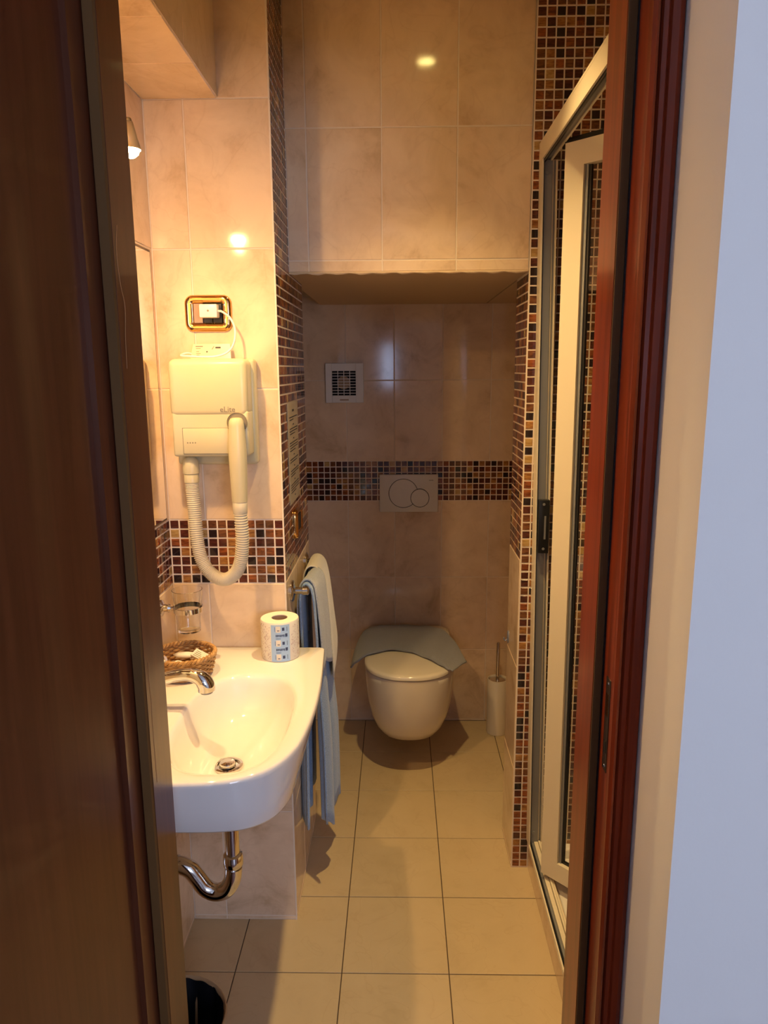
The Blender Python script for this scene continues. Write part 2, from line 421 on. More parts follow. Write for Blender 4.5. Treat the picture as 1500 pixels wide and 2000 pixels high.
# back wall of the niche
wb = box('wall_back', -0.75, XR, YB + 0.0013, YB + 0.12, 0, CEIL, GROUT)
struct(wb, 'beige tiled back wall with a brown mosaic band behind the toilet')
bu = [-0.60, -0.4192, -0.2192, -0.0192, 0.1808, 0.3808, 0.5808, 0.70]
tile_grid(wb, '-y', YB, bu, [0.0, 0.0077, 0.3407, 0.674, 1.0117], TILE); tile_grid(wb, '-y', YB, bu, [1.1826, 1.518, ZS + 0.03], TILE)
BP = 0.0252
mosaic_objs(wb, '-y', YB, cells(-0.394, 36, BP, 1.0117, 7, MP), BP, MP)
mosaic_stuff(wb, '-y', YB, cells(-0.394 - 8 * BP, 8, BP, 1.0117, 7, MP), BP, MP)
mosaic_stuff(wb, '-y', YB, cells(-0.394 + 36 * BP, 8, BP, 1.0117, 7, MP), BP, MP)
nr = box('wall_niche', 0.704, 0.80, YP2, YB + 0.004, 0, ZS, TILE)
struct(nr, 'hidden end wall of the toilet niche behind the shower')
# shower far wall
ws = box('wall_shower', XR, XR + 0.1, YD - 0.02, YB + 0.1, 0, CEIL, MOS[2])
struct(ws, 'far brown wall of the shower')

# ------------------------------------------------------------------ bedroom shell and the doorway
DL, DR, DH = -0.40, 0.30, 2.10
XRW = 0.352
f = box('wall_front', XL - 0.1, DL - 0.05, 0.99, YD, 0, CEIL + 0.1, WHITEW); struct(f, 'white wall left of the bathroom doorway')
f = box('wall_right', XRW, XR + 0.1, 0.8456, YD, 0, CEIL + 0.1, WHITEW); struct(f, 'white painted wall corner right of the doorway')
f = box('wall_lintel', DL - 0.05, XRW, 0.99, YD, DH + 0.03, CEIL + 0.1, WHITEW); struct(f, 'white wall above the bathroom doorway')
f = box('wall_bedroom_left', -1.30, -1.20, -2.6, 1.15, 0, CEIL + 0.1, WHITEW); struct(f, 'white bedroom wall behind the open door')
f = box('wall_bedroom_front', -1.30, XL - 0.1, 0.99, YD, 0, CEIL + 0.1, WHITEW); struct(f, 'white bedroom wall further left of the doorway')
f = box('wall_bedroom_right', 1.90, 2.0, -2.6, 0.95, 0, CEIL + 0.1, WHITEW); struct(f, 'white bedroom wall far to the right')
f = box('wall_bedroom_end', XR + 0.1, 2.0, 0.8456, 0.95, 0, CEIL + 0.1, WHITEW); struct(f, 'white bedroom wall beyond the shower')
f = box('wall_bedroom_rear', -1.30, 2.0, -2.6, -2.5, 0, CEIL + 0.1, WHITEW); struct(f, 'white bedroom wall with the window')
f = box('floor_bedroom', -1.30, 2.0, -2.6, YD - 0.16, -0.10, 0.0, WOOD_SHADE); struct(f, 'dark bedroom floor outside the bathroom', 'floor')
f = box('ceiling_bedroom', -1.30, 2.0, -2.6, YD - 0.16, CEIL + 0.1, CEIL + 0.2, WHITEW); struct(f, 'white bedroom ceiling', 'ceiling')
wn = box('window_1', 0.90, 1.89, -2.5, -2.47, 0.85, 2.25, WPLAST); struct(wn, 'wide bedroom window behind the viewer', 'window')
wn = box('window_2', -0.24, -0.02, -2.5, -2.47, 1.20, 2.0, WPLAST); struct(wn, 'narrow bedroom window behind the viewer', 'window')

def extrude_z(name, pts, z0, z1, m, parent=None):
    n = len(pts); v = [(x, y, z0) for x, y in pts] + [(x, y, z1) for x, y in pts]
    fs = [tuple(range(n)), tuple(range(2 * n - 1, n - 1, -1))] + [(i, (i + 1) % n, n + (i + 1) % n, n + i) for i in range(n)]
    return meshobj(name, v, fs, m, parent)
# right jamb: stop, rebate and ridged casing
RB = 1.065
jr = extrude_z('trim_2', [(DR, YD + 0.004), (DR, RB), (DR + 0.0145, RB), (DR + 0.0145, 1.012), (XRW - 0.001, 1.012), (XRW - 0.001, YD + 0.004)], 0, DH, WOOD)
struct(jr, 'red brown wooden door jamb right of the doorway', 'door frame')
prof = [(DR + 0.0145, 1.013), (DR + 0.0145, 1.004), (DR + 0.0185, 0.998), (DR + 0.022, 0.999), (DR + 0.0235, 1.002), (DR + 0.0255, 0.996),
        (DR + 0.031, 0.9945), (DR + 0.034, 0.998), (DR + 0.036, 0.995), (DR + 0.044, 0.992), (DR + 0.0505, 0.9945), (DR + 0.0505, 1.013)]
extrude_z('casing', prof, 0, DH + 0.05, WOOD, jr)
extrude_z('seal_strip', [(DR + 0.0125, RB - 0.0005), (DR + 0.0125, RB - 0.006), (DR + 0.0148, RB - 0.006), (DR + 0.0148, RB - 0.0005)], 0, DH, BLACKP, jr)
st = box('strike_plate', DR + 0.0135, DR + 0.0155, 1.018, 1.040, 0.955, 1.105, BRONZE, jr, 0.0006, 1)
box('strike_slot', DR + 0.0130, DR + 0.0150, 1.024, 1.034, 1.045, 1.080, GOLD, st); box('strike_slot', DR + 0.0130, DR + 0.0150, 1.024, 1.034, 0.985, 1.005, DARK, st)
for z in (0.962, 1.096):
    v, fc_ = loft(disc_rings_x(1.029, z, [(0.003, DR + 0.0136), (0.0028, DR + 0.0128)], 12)); meshobj('screw', v, fc_, CHROME, st, True, 30)
extrude_z('seal_strip', [(DR + 0.0008, RB - 0.0003), (DR + 0.0008, RB - 0.004), (DR + 0.0122, RB - 0.005), (DR + 0.0122, RB - 0.0003)], 0, DH, SEAL, jr)
# left jamb
jl = extrude_z('trim_3', [(DL, YD + 0.004), (DL, RB), (DL - 0.019, RB), (DL - 0.019, 1.012), (DL - 0.05, 1.012), (DL - 0.05, YD + 0.004)], 0, DH, WOOD_SHADE)
struct(jl, 'wooden door jamb left of the doorway, coloured dark for its unlit side', 'door frame')
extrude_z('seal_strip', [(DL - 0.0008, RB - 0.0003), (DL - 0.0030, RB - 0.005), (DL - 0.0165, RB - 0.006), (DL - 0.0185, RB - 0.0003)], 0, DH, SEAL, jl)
for pts in ([(1.0822, 1.1067), (1.0786, 1.077), (1.0818, 1.0448), (1.0805, 1.0143), (1.0807, 0.9784), (1.0808, 0.942), (1.0819, 0.8972)], [(1.0834, 1.7657), (1.0756, 1.7368), (1.0757, 1.7091), (1.0818, 1.6817), (1.0921, 1.6541), (1.0852, 1.6101), (1.0824, 1.566)]):
    tube('scratch', catmull([(DL + 0.0001, y, z) for y, z in pts], 5), 0.0005, SCR, jl, 6)
hd = extrude_z('trim_4', [(DL, RB), (DL, YD + 0.004), (DR, YD + 0.004), (DR, RB)], DH, DH + 0.04, WOOD); struct(hd, 'wooden head of the door frame', 'door frame')
# open door leaf, hinged on the left jamb and swung towards the viewer
dx, dy = -0.13, -0.9915
hx, hy = -0.4225, 1.052
def leaf(s, t): return (hx + dx * s + dy * t * -1 * -1 * 0 + (-0.9915) * t, hy + dy * s + 0.13 * t)
lf = extrude_z('door_1', [leaf(0, 0), leaf(0.68, 0), leaf(0.68, 0.04), leaf(0, 0.04)], 0.01, DH - 0.01, WOOD_SHADE)
struct(lf, 'wooden door leaf standing open on the left, its shade put into the colour', 'door')

# ------------------------------------------------------------------ mirror
mi = empty('mirror', (XL, 1.47, 1.19), 'frameless wall mirror with a thin dark edge beside the hair dryer', 'mirror')
at(box('mirror_glass', XL + 0.001, XL + 0.0060, YD + 0.03, 1.797, 1.196, 1.838, MIRROR), mi)
at(box('mirror_edge', XL + 0.0005, XL + 0.0056, YD + 0.026, 1.801, 1.191, 1.8435, MEDGE), mi)

# mirror lamp
LX, LY, LZ = -0.478, 1.385, 1.955
la = empty('mirror_lamp', (LX, LY, LZ), 'small lit lamp with a conical shade above the mirror', 'lamp')
v, fcs = loft(lathe(LX, LY, [(0.0001, LZ - 0.020), (0.008, LZ - 0.0185), (0.0145, LZ - 0.013), (0.0175, LZ - 0.004), (0.0165, LZ + 0.006), (0.012, LZ + 0.014), (0.007, LZ + 0.018)], 20)); at(meshobj('bulb', v, fcs, BULB, None, True), la)
v, fcs = loft(lathe(LX, LY, [(0.0190, LZ - 0.006), (0.0198, LZ - 0.006), (0.0085, LZ + 0.040), (0.0075, LZ + 0.040)], 28), False, False)
at(meshobj('shade', v, fcs, SHADE, None, True), la)
at(lathe_obj('holder', LX, LY, [(0.0075, LZ + 0.019), (0.0075, LZ + 0.040), (0.0060, LZ + 0.046), (0.002, LZ + 0.047)], CHROME, None, 16), la)
at(tube('arm', [(LX, LY, LZ + 0.043), (XL + 0.006, LY, LZ + 0.043)], 0.004, CHROME, None, 12), la)
v, fcs = loft(disc_rings_x(LY, LZ + 0.043, [(0.022, XL + 0.0004), (0.021, XL + 0.006), (0.006, XL + 0.010)], 24)); at(meshobj('wall_rosette', v, fcs, CHROME, None, True, 40), la)
pd = bpy.data.lights.new('mirror_lamp_beam', 'SPOT'); pd.energy = LAMP_POWER; pd.color = LAMP_COL; pd.spot_size = PI; pd.spot_blend = 1.0; pd.shadow_soft_size = 0.014
po = bpy.data.objects.new('mirror_lamp_beam', pd); COL.objects.link(po); po.location = (LX, LY, LZ - 0.036)
# ceiling spot fitting
cs = empty('ceiling_spotlight', (SPX, SPY, CEIL), 'round recessed ceiling spotlight over the bathroom floor', 'spotlight')
at(lathe_obj('spot_lens', SPX, SPY, [(0.026, CEIL - 0.0005), (0.026, CEIL - 0.004), (0.020, CEIL - 0.006)], SPOTL, None, 28), cs)
v, fcs = loft(lathe(SPX, SPY, [(0.028, CEIL), (0.028, CEIL - 0.005), (0.036, CEIL - 0.005), (0.041, CEIL)], 32), False, False); at(meshobj('spot_ring', v, fcs, CHROME, None, True, 40), cs)

# ------------------------------------------------------------------ basin
ZB = 0.838
bs_ = empty('wash_basin', (-0.40, 1.5, 0.735), 'white ceramic wall-hung wash basin with a rounded front corner', 'wash basin')
OUT = [(-0.593, 1.829), (-0.212, 1.829), (-0.203, 1.8265), (-0.1985, 1.818), (-0.1905, 1.70), (-0.1850, 1.60), (-0.1838, 1.50), (-0.1878, 1.41),
       (-0.1960, 1.335), (-0.2050, 1.297), (-0.2180, 1.262), (-0.2350, 1.233), (-0.2560, 1.211), (-0.2800, 1.195), (-0.3070, 1.1835), (-0.35, 1.1745), (-0.40, 1.171), (-0.593, 1.171)]
BOT = [(-0.593, 1.829), (-0.228, 1.829), (-0.222, 1.826), (-0.219, 1.815), (-0.2150, 1.70), (-0.2120, 1.60), (-0.2105, 1.50), (-0.2105, 1.41),
       (-0.2130, 1.325), (-0.2185, 1.285), (-0.2290, 1.250), (-0.2440, 1.226), (-0.2650, 1.207), (-0.2880, 1.195), (-0.3130, 1.189), (-0.353, 1.185), (-0.40, 1.184), (-0.593, 1.184)]
OUT = OUT[:3] + [(p.x, p.y) for p in catmull([(x, y, 0) for x, y in OUT[3:17]], 4)] + OUT[17:]
BOT = BOT[:3] + [(p.x, p.y) for p in catmull([(x, y, 0) for x, y in BOT[3:17]], 4)] + BOT[17:]
CX, CY = -0.350, 1.430
def hit(poly, a):
    d = (math.cos(a), math.sin(a)); best = None
    for i in range(len(poly)):
        (x0, y0), (x1, y1) = poly[i], poly[(i + 1) % len(poly)]
        ex, ey = x1 - x0, y1 - y0; den = d[0] * ey - d[1] * ex
        if abs(den) < 1e-12: continue
        t = ((x0 - CX) * ey - (y0 - CY) * ex) / den; s = ((x0 - CX) * d[1] - (y0 - CY) * d[0]) / den
        if t > 0 and -1e-6 <= s <= 1 + 1e-6 and (best is None or t < best): best = t
    return best
angs = sorted(set([round(2 * PI * i / 150 - PI, 6) for i in range(150)] + [round(math.atan2(y - CY, x - CX), 6) for x, y in OUT + BOT]))
def bowl_r(a, ax=0.119, by=0.217, n=2.6):
    return (abs(math.cos(a) / ax) ** n + abs(math.sin(a) / by) ** n) ** (-1 / n)
def ring(fn, z, sx=0.0, sy=0.0):
    return [(CX + sx + fn(a) * math.cos(a), CY + sy + fn(a) * math.sin(a), z) for a in angs]
rings = [[(-0.374 + 0.03 * math.cos(a), 1.440 + 0.03 * math.sin(a), 0.698) for a in angs], ring(lambda a: hit(BOT, a) * 0.55, 0.704), ring(lambda a: hit(BOT, a) * 0.88, 0.724), ring(lambda a: hit(BOT, a) - 0.012, 0.730), ring(lambda a: hit(BOT, a) - 0.003, 0.7305), ring(lambda a: hit(BOT, a), 0.735),
         ring(lambda a: 0.55 * hit(BOT, a) + 0.45 * hit(OUT, a), 0.775), ring(lambda a: hit(OUT, a), 0.826), ring(lambda a: hit(OUT, a) - 0.0008, 0.8325),
         ring(lambda a: hit(OUT, a) - 0.003, 0.8365), ring(lambda a: hit(OUT, a) - 0.0065, ZB), ring(lambda a: bowl_r(a) * 0.5 + hit(OUT, a) * 0.5 - 0.003, ZB),
         ring(lambda a: bowl_r(a) * 1.06, ZB - 0.0002), ring(lambda a: bowl_r(a) * 1.015, ZB - 0.0025), ring(lambda a: bowl_r(a) * 0.985, ZB - 0.009)]
DX, DY = -0.374 - CX, 1.440 - CY
for k, z in ((0.95, 0.813), (0.90, 0.794), (0.83, 0.774), (0.74, 0.757), (0.62, 0.7435), (0.48, 0.7325), (0.36, 0.7250), (0.25, 0.7190)):
    w = 1 - k
    rings.append(ring(lambda a, k=k: (bowl_r(a) * k) if k > 0.4 else (bowl_r(a) * k * 0.6 + 0.033 * 0.4), z, DX * w, DY * w))
rings.append([(CX + DX + 0.030 * math.cos(a), CY + DY + 0.030 * math.sin(a), 0.7155) for a in angs])
rings.append([(CX + DX + 0.024 * math.cos(a), CY + DY + 0.024 * math.sin(a), 0.705) for a in angs])
v, fcs = loft(rings); at(meshobj('basin_body', v, fcs, CERAM, None, True, 60), bs_)
dr = at(lathe_obj('drain', CX + DX, CY + DY, [(0.0325, 0.7165), (0.0320, 0.7205), (0.0265, 0.7210), (0.0235, 0.714), (0.0225, 0.709)], CHROME, None, 36), bs_)
lathe_obj('drain_hole', CX + DX, CY + DY, [(0.0225, 0.7125), (0.0225, 0.711)], DARK, dr, 24).matrix_parent_inverse = Matrix.Translation(bs_.location).inverted() @ Matrix.Translation(bs_.location)
pl = lathe_obj('plug_disc', CX + DX - 0.002, CY + DY + 0.002, [(0.006, 0.710), (0.018, 0.7185), (0.0185, 0.7215), (0.016, 0.7250), (0.006, 0.7260)], CHROME, dr, 28)
v, fcs = loft(disc_rings_x(1.437, 0.789, [(0.0115, -0.4695), (0.0105, -0.4610), (0.007, -0.4600), (0.006, -0.4640)], 20))
at(meshobj('overflow', v, fcs, CHROME, None, True, 40), bs_)

# trap under the basin
tp = empty('basin_trap', (-0.375, 1.440, 0.39), 'shiny chrome waste trap bending to the wall under the basin', 'waste pipe')
at(tube('down_pipe', [(-0.374, 1.440, 0.6975), (-0.374, 1.440, 0.44)], 0.0155, CHROME, None, 24), tp)
at(lathe_obj('pipe_nut', -0.374, 1.440, [(0.0158, 0.505), (0.021, 0.502), (0.0225, 0.492), (0.0225, 0.478), (0.018, 0.470), (0.0155, 0.468)], CHROME, None, 24), tp)
pth = catmull([(-0.374, 1.440, 0.470), (-0.378, 1.440, 0.440), (-0.392, 1.440, 0.414), (-0.415, 1.440, 0.405), (-0.440, 1.440, 0.416), (-0.458, 1.440, 0.442), (-0.474, 1.440, 0.464), (-0.500, 1.440, 0.474), (-0.53, 1.440, 0.474), (-0.593, 1.440, 0.474)], 7)
at(tube('bend', pth, 0.0195, CHROME, None, 24), tp)
at(tube('pipe_collar', [(-0.498, 1.440, 0.4738), (-0.506, 1.440, 0.4742)], 0.0212, CHROME, None, 24), tp)
v, fcs = loft(disc_rings_x(1.440, 0.474, [(0.034, XL + 0.0005), (0.033, XL + 0.006), (0.021, XL + 0.010)], 28)); at(meshobj('wall_flange', v, fcs, CHROME, None, True, 40), tp)
# supply hose
sh = tube('supply_hose', catmull([(-0.470, 1.43, 0.702), (-0.474, 1.40, 0.66), (-0.500, 1.38, 0.60), (-0.56, 1.38, 0.58), (XL + 0.001, 1.38, 0.58)], 6), 0.005, ALUG, None, 8)
tag(sh, 'thin braided supply hose below the basin edge', 'hose')

# tap
tpz = empty('basin_tap', (-0.54, 1.47, ZB), 'chrome single-lever basin tap with a down-turned spout', 'tap')
at(lathe_obj('tap_body', -0.540, 1.47, [(0.026, ZB + 0.0002), (0.026, ZB + 0.006), (0.0225, ZB + 0.010), (0.0215, ZB + 0.070), (0.020, ZB + 0.085), (0.012, ZB + 0.093)], CHROME, None, 28), tpz)
sp_path = catmull([(-0.545, 1.47, 0.888), (-0.515, 1.47, 0.905), (-0.48, 1.47, 0.914), (-0.452, 1.47, 0.9145), (-0.432, 1.47, 0.907), (-0.4215, 1.47, 0.892), (-0.4205, 1.47, 0.880)], 7)
at(tube('spout', sp_path, lambda t, i: 0.0132 + 0.0058 * max(0, min(1, (t - 0.45) / 0.3)), CHROME, None, 22), tpz)
at(lathe_obj('aerator', -0.4205, 1.47, [(0.0135, 0.881), (0.0135, 0.8745), (0.010, 0.8735)], ALUG, None, 22), tpz)
at(tube('lever', [(-0.545, 1.47, 0.930), (-0.52, 1.47, 0.944), (-0.505, 1.47, 0.953)], lambda t, i: 0.009 - 0.003 * t, CHROME, None, 14), tpz)

# ------------------------------------------------------------------ toilet roll
RX, RY, RR, RH = -0.3075, 1.770, 0.0490, 0.103
ro = empty('toilet_roll', (RX, RY, ZB), 'wrapped white toilet roll with a blue printed strip on the basin', 'toilet roll')
at(lathe_obj('paper_roll', RX, RY, [(0.0205, ZB + 0.0006), (RR - 0.001, ZB + 0.0006), (RR, ZB + 0.003), (RR, ZB + RH - 0.003), (RR - 0.0015, ZB + RH), (0.0205, ZB + RH), (0.0205, ZB + RH - 0.03), (0.0195, ZB + 0.03), (0.0205, ZB + 0.0006)], PAPER, None, 48, 45, False, False), ro)
at(lathe_obj('cardboard_core', RX, RY, [(0.0206, ZB + RH - 0.0015), (0.0206, ZB + 0.001), (0.0192, ZB + 0.001), (0.0192, ZB + RH - 0.0015)], CARD, None, 32, 45, False, False), ro)
def patch(name, a0, a1, z0, z1, m, lift, n=6, par=ro):
    V, Fq = [], []
    for i in range(n + 1):
        a = a0 + (a1 - a0) * i / n
        for z in (z0, z1): V.append((RX + (RR + lift) * math.cos(a), RY + (RR + lift) * math.sin(a), ZB + z))
    for i in range(n): Fq.append((2 * i, 2 * i + 2, 2 * i + 3, 2 * i + 1))
    o = meshobj(name, V, Fq, m, None, True); return at(o, par)
FA = math.atan2(0 - RY, 0 - RX)          # towards the doorway
pr = patch('printed_strip', FA - 0.48, FA + 0.50, 0.002, RH - 0.004, PRINTB, 0.0003, 14)
def arc_group(name, items, m, lift):
    V, Fq = [], []
    for a0, a1, z0, z1 in items:
        n0 = len(V); n = 4
        for i in range(n + 1):
            a = a0 + (a1 - a0) * i / n
            for z in (z0, z1): V.append((RX + (RR + lift) * math.cos(a), RY + (RR + lift) * math.sin(a), ZB + z))
        for i in range(n): Fq.append((n0 + 2 * i, n0 + 2 * i + 2, n0 + 2 * i + 3, n0 + 2 * i + 1))
    o = meshobj(name, V, Fq, m, None, True); at(o, ro); o['kind'] = 'stuff'; return o
it = []; iw = []
for z in (0.088, 0.051, 0.014):
    iw.append((FA - 0.22, FA + 0.02, z - 0.008, z + 0.008))
    it += [(FA - 0.14, FA - 0.10, z - 0.005, z - 0.002), (FA - 0.08, FA - 0.04, z - 0.005, z - 0.002), (FA + 0.10, FA + 0.22, z - 0.004, z + 0.004), (FA + 0.34, FA + 0.36, z - 0.006, z + 0.006), (FA - 0.27, FA - 0.255, z - 0.006, z + 0.006)]
for z in (0.071, 0.034):
    for k in range(7): it.append((FA - 0.22 + k * 0.065, FA - 0.175 + k * 0.065, z - 0.003 + 0.0005 * (k % 3), z + 0.003))
    it.append((FA + 0.25, FA + 0.37, z - 0.0035, z + 0.005))
    for k in range(5): it.append((FA - 0.22 + k * 0.05, FA - 0.18 + k * 0.05, z - 0.0085, z - 0.007))
sub(arc_group('white_print', iw, PAPER, 0.0006), pr); sub(arc_group('dark_print', it, PRINTD, 0.0009), pr)
fl_ = []
for k in range(260):
    a = FA + random.choice([random.uniform(-1.5, -0.55), random.uniform(0.58, 1.5)]); z = random.uniform(0.006, RH - 0.008); w = random.uniform(0.02, 0.05)
    fl_.append((a, a + w, z, z + random.uniform(0.001, 0.004)))
arc_group('floral_print', fl_, PRINTR, 0.0004)

# ------------------------------------------------------------------ basket with toiletries
BX, BY, BA, BBm, BH = -0.522, 1.652, 0.073, 0.069, 0.056
bk = empty('wicker_basket', (BX, BY, ZB), 'small oval woven wicker basket on the basin', 'basket')
NS = 34
for row in range(9):
    z = ZB + 0.006 + row * 0.0052; g = 0.86 + 0.14 * (row / 8) ** 0.8
    path = []
    for i in range(NS * 4):
        a = 2 * PI * i / (NS * 4); w = 0.0022 * math.sin(a * NS / 2 + row * PI)
        path.append((BX + (BA * g + w) * math.cos(a), BY + (BBm * g + w) * math.sin(a), z))
    path.append(path[0])
    at(tube('woven_strand', path, 0.0029, WICK, None, 6), bk)
for s in (0, 1):
    path = []
    for i in range(161):
        a = 2 * PI * i / 160; tw = a * 22 + s * PI
        path.append((BX + (BA + 0.0025 * math.cos(tw)) * math.cos(a), BY + (BBm + 0.0025 * math.cos(tw)) * math.sin(a), ZB + BH - 0.002 + 0.0030 * math.sin(tw)))
    at(tube('rim_strand', path, 0.0036, WICK, None, 7), bk)
v, fcs = loft([[(BX + BA * k * math.cos(2 * PI * j / 40), BY + BBm * k * math.sin(2 * PI * j / 40), z) for j in range(40)] for k, z in ((0.80, ZB + 0.0008), (0.85, ZB + 0.002), (0.83, ZB + 0.006), (0.3, ZB + 0.006))])
at(meshobj('basket_base', v, fcs, WICK, None, True, 40), bk)
so_ = box('soap_packet', -0.021, 0.021, -0.012, 0.012, -0.005, 0.005, WPLAST, None, 0.0012, 1); so_.location = (-0.488, 1.668, ZB + 0.040); so_.rotation_euler = (0.45, 0.2, -0.5)
tag(so_, 'white wrapped soap packet leaning in the wicker basket', 'soap')
for k in range(4):
    q = box('print_line', -0.014, 0.012 - 0.004 * k, -0.0085 + 0.0045 * k, -0.0070 + 0.0045 * k, 0.0049, 0.0053, GREYPL, so_)
v, fcs = loft([[(-0.531 + (0.030 * c + 0.004 * math.sin(3 * a)) * math.cos(a) * sx, 1.688 + (0.014 * c) * math.sin(a), ZB + z) for a in [2 * PI * j / 20 for j in range(20)]] for c, z, sx in ((0.3, 0.026, 1), (0.9, 0.030, 1), (1.0, 0.034, 1), (0.7, 0.039, 0.9), (0.2, 0.041, 0.6))])
tag(meshobj('shampoo_sachet', v, fcs, WPLAST, None, True), 'crumpled white sachet at the back of the wicker basket', 'sachet')
v, fcs = loft(lathe(-0.532, 1.628, [(0.006, ZB + 0.020), (0.013, ZB + 0.024), (0.0150, ZB + 0.031), (0.0125, ZB + 0.039), (0.005, ZB + 0.043)], 20)); tag(meshobj('soap_ball', v, fcs, WPLAST, None, True), 'small round white soap at the front of the wicker basket', 'soap')

# ------------------------------------------------------------------ tumbler and its holder
GX, GY = -0.524, 1.712
gl = lathe_obj('glass_tumbler', GX, GY, [(0.0270, 0.926), (0.0280, 0.927), (0.0320, 0.975), (0.0372, 1.033), (0.0362, 1.0335), (0.0308, 0.975), (0.0265, 0.934), (0.0005, 0.933)], GLASS, None, 40, 50, True, False)
tag(gl, 'clear drinking glass held in a chrome ring above the basket', 'glass')
gh = empty('glass_holder', (XL, GY, 0.985), 'chrome ring holder for the drinking glass on the left wall', 'glass holder')
rp = [(GX + 0.0355 * math.cos(2 * PI * i / 48), GY + 0.0355 * math.sin(2 * PI * i / 48)) for i in range(48)]
v, fcs = [], []
for (x, y) in rp:
    ux, uy = (x - GX) / 0.0355, (y - GY) / 0.0355
    v += [(x - ux * 0.0015, y - uy * 0.0015, 0.978), (x + ux * 0.0008, y + uy * 0.0008, 0.978), (x + ux * 0.0008, y + uy * 0.0008, 0.990), (x - ux * 0.0015, y - uy * 0.0015, 0.990)]
for i in range(48):
    a, b = 4 * i, 4 * ((i + 1) % 48)
    for k in range(4): fcs.append((a + k, a + (k + 1) % 4, b + (k + 1) % 4, b + k))
at(meshobj('holder_ring', v, fcs, CHROME, None, True, 40), gh)
at(tube('holder_arm', [(XL + 0.01, GY, 0.985), (GX - 0.035, GY, 0.984)], 0.005, CHROME, None, 14), gh)
v, fcs = loft(disc_rings_x(GY, 0.985, [(0.021, XL + 0.0004), (0.0205, XL + 0.008), (0.010, XL + 0.013), (0.009, XL + 0.022), (0.011, XL + 0.024), (0.008, XL + 0.030)], 24)); at(meshobj('wall_rosette', v, fcs, CHROME, None, True, 40), gh)

# ------------------------------------------------------------------ hair dryer
hdz = empty('hair_dryer', (-0.455, YH, 1.335), 'ivory wall-mounted hair dryer with a corrugated hose looping down', 'hair dryer')
bm = bmesh.new(); bm_box(bm, -0.548, -0.360, 1.737, 1.815, 1.453, 1.590, 0.016, 4); up = at(bmobj('upper_housing', bm, IVORY, None, True, 30), hdz)
bm = bmesh.new(); bm_box(bm, -0.545, -0.360, 1.7405, 1.815, 1.358, 1.468, 0.007, 3); at(bmobj('lower_housing', bm, IVORY, None, True, 30), hdz)
bm = bmesh.new(); bm_box(bm, -0.552, -0.352, 1.795, 1.8325, 1.332, 1.590, 0.008, 3); at(bmobj('back_plate', bm, IVORY, None, True, 30), hdz)
bm = bmesh.new(); bm_box(bm, -0.5195, -0.4085, 1.7385, 1.744, 1.3650, 1.4265, 0.0022, 2); cv = at(bmobj('cover_plate', bm, IVORY, None, True, 30), hdz)
at(box('cover_gap', -0.5205, -0.4075, 1.7400, 1.744, 1.3640, 1.4275, GREYPL), hdz)
for k in range(4):
    v, fcs = loft(disc_rings_y(-0.5085 + k * 0.0062, 1.392, [(0.0019, 1.7388), (0.0017, 1.7380)], 10)); sub(meshobj('indicator', v, fcs, GREYPL, None), cv)
# docking recess behind the handset
v, fcs = loft(disc_rings_y(-0.3865, 1.4395, [(0.0245, 1.7360), (0.0245, 1.7400), (0.0215, 1.7402), (0.0215, 1.7365)], 36), False, False)
fcs = [q for q in fcs]
at(meshobj('dock_rim', v, fcs, IVORY, None, True, 40), hdz)
v, fcs = loft(disc_rings_y(-0.3865, 1.4395, [(0.0235, 1.7375), (0.0005, 1.7372)], 36), False, True); at(meshobj('dock_recess', v, fcs, GREYPL, None), hdz)
text_mesh('brand_lettering', 'eLite', 0.0185, GREYPL, hdz, (-0.4265, 1.7366, 1.4655), (PI / 2, 0, 0))
# handset
HX, HY = -0.3865, 1.728
at(lathe_obj('handset', HX, HY, [(0.0080, 1.4520), (0.0140, 1.4500), (0.0172, 1.4440), (0.0182, 1.435), (0.0215, 1.375), (0.0212, 1.340), (0.0190, 1.262), (0.0185, 1.250)], IVORY, None, 30, 35), hdz)
at(lathe_obj('handset_collar', HX, HY, [(0.0172, 1.250), (0.0180, 1.248), (0.0172, 1.222), (0.0150, 1.218)], IVORYH, None, 26, 35), hdz)
hp = catmull([(HX, HY, 1.226), (-0.3850, HY + 0.002, 1.155), (-0.3935, HY + 0.006, 1.095), (-0.4130, HY + 0.010, 1.062), (-0.4410, HY + 0.014, 1.0500), (-0.4720, HY + 0.020, 1.0640), (-0.4960, HY + 0.026, 1.1010), (-0.5055, HY + 0.032, 1.155), (-0.5090, HY + 0.038, 1.215), (-0.5125, HY + 0.042, 1.270), (-0.5135, HY + 0.044, 1.310)], 44)
v, fcs = loft(tube_rings(hp, lambda t, i: 0.0160 + (0.0009 if i % 4 in (0, 1) else -0.0010), 18)); at(meshobj('corrugated_hose', v, fcs, IVORYH, None, True, 80), hdz)
EX, EY = -0.5135, HY + 0.044
at(lathe_obj('hose_socket', EX, EY, [(0.0170, 1.290), (0.0185, 1.292), (0.0185, 1.310), (0.0172, 1.312), (0.0200, 1.314), (0.0205, 1.330), (0.0185, 1.344), (0.012, 1.354), (0.004, 1.358)], IVORY, None, 28, 35), hdz)
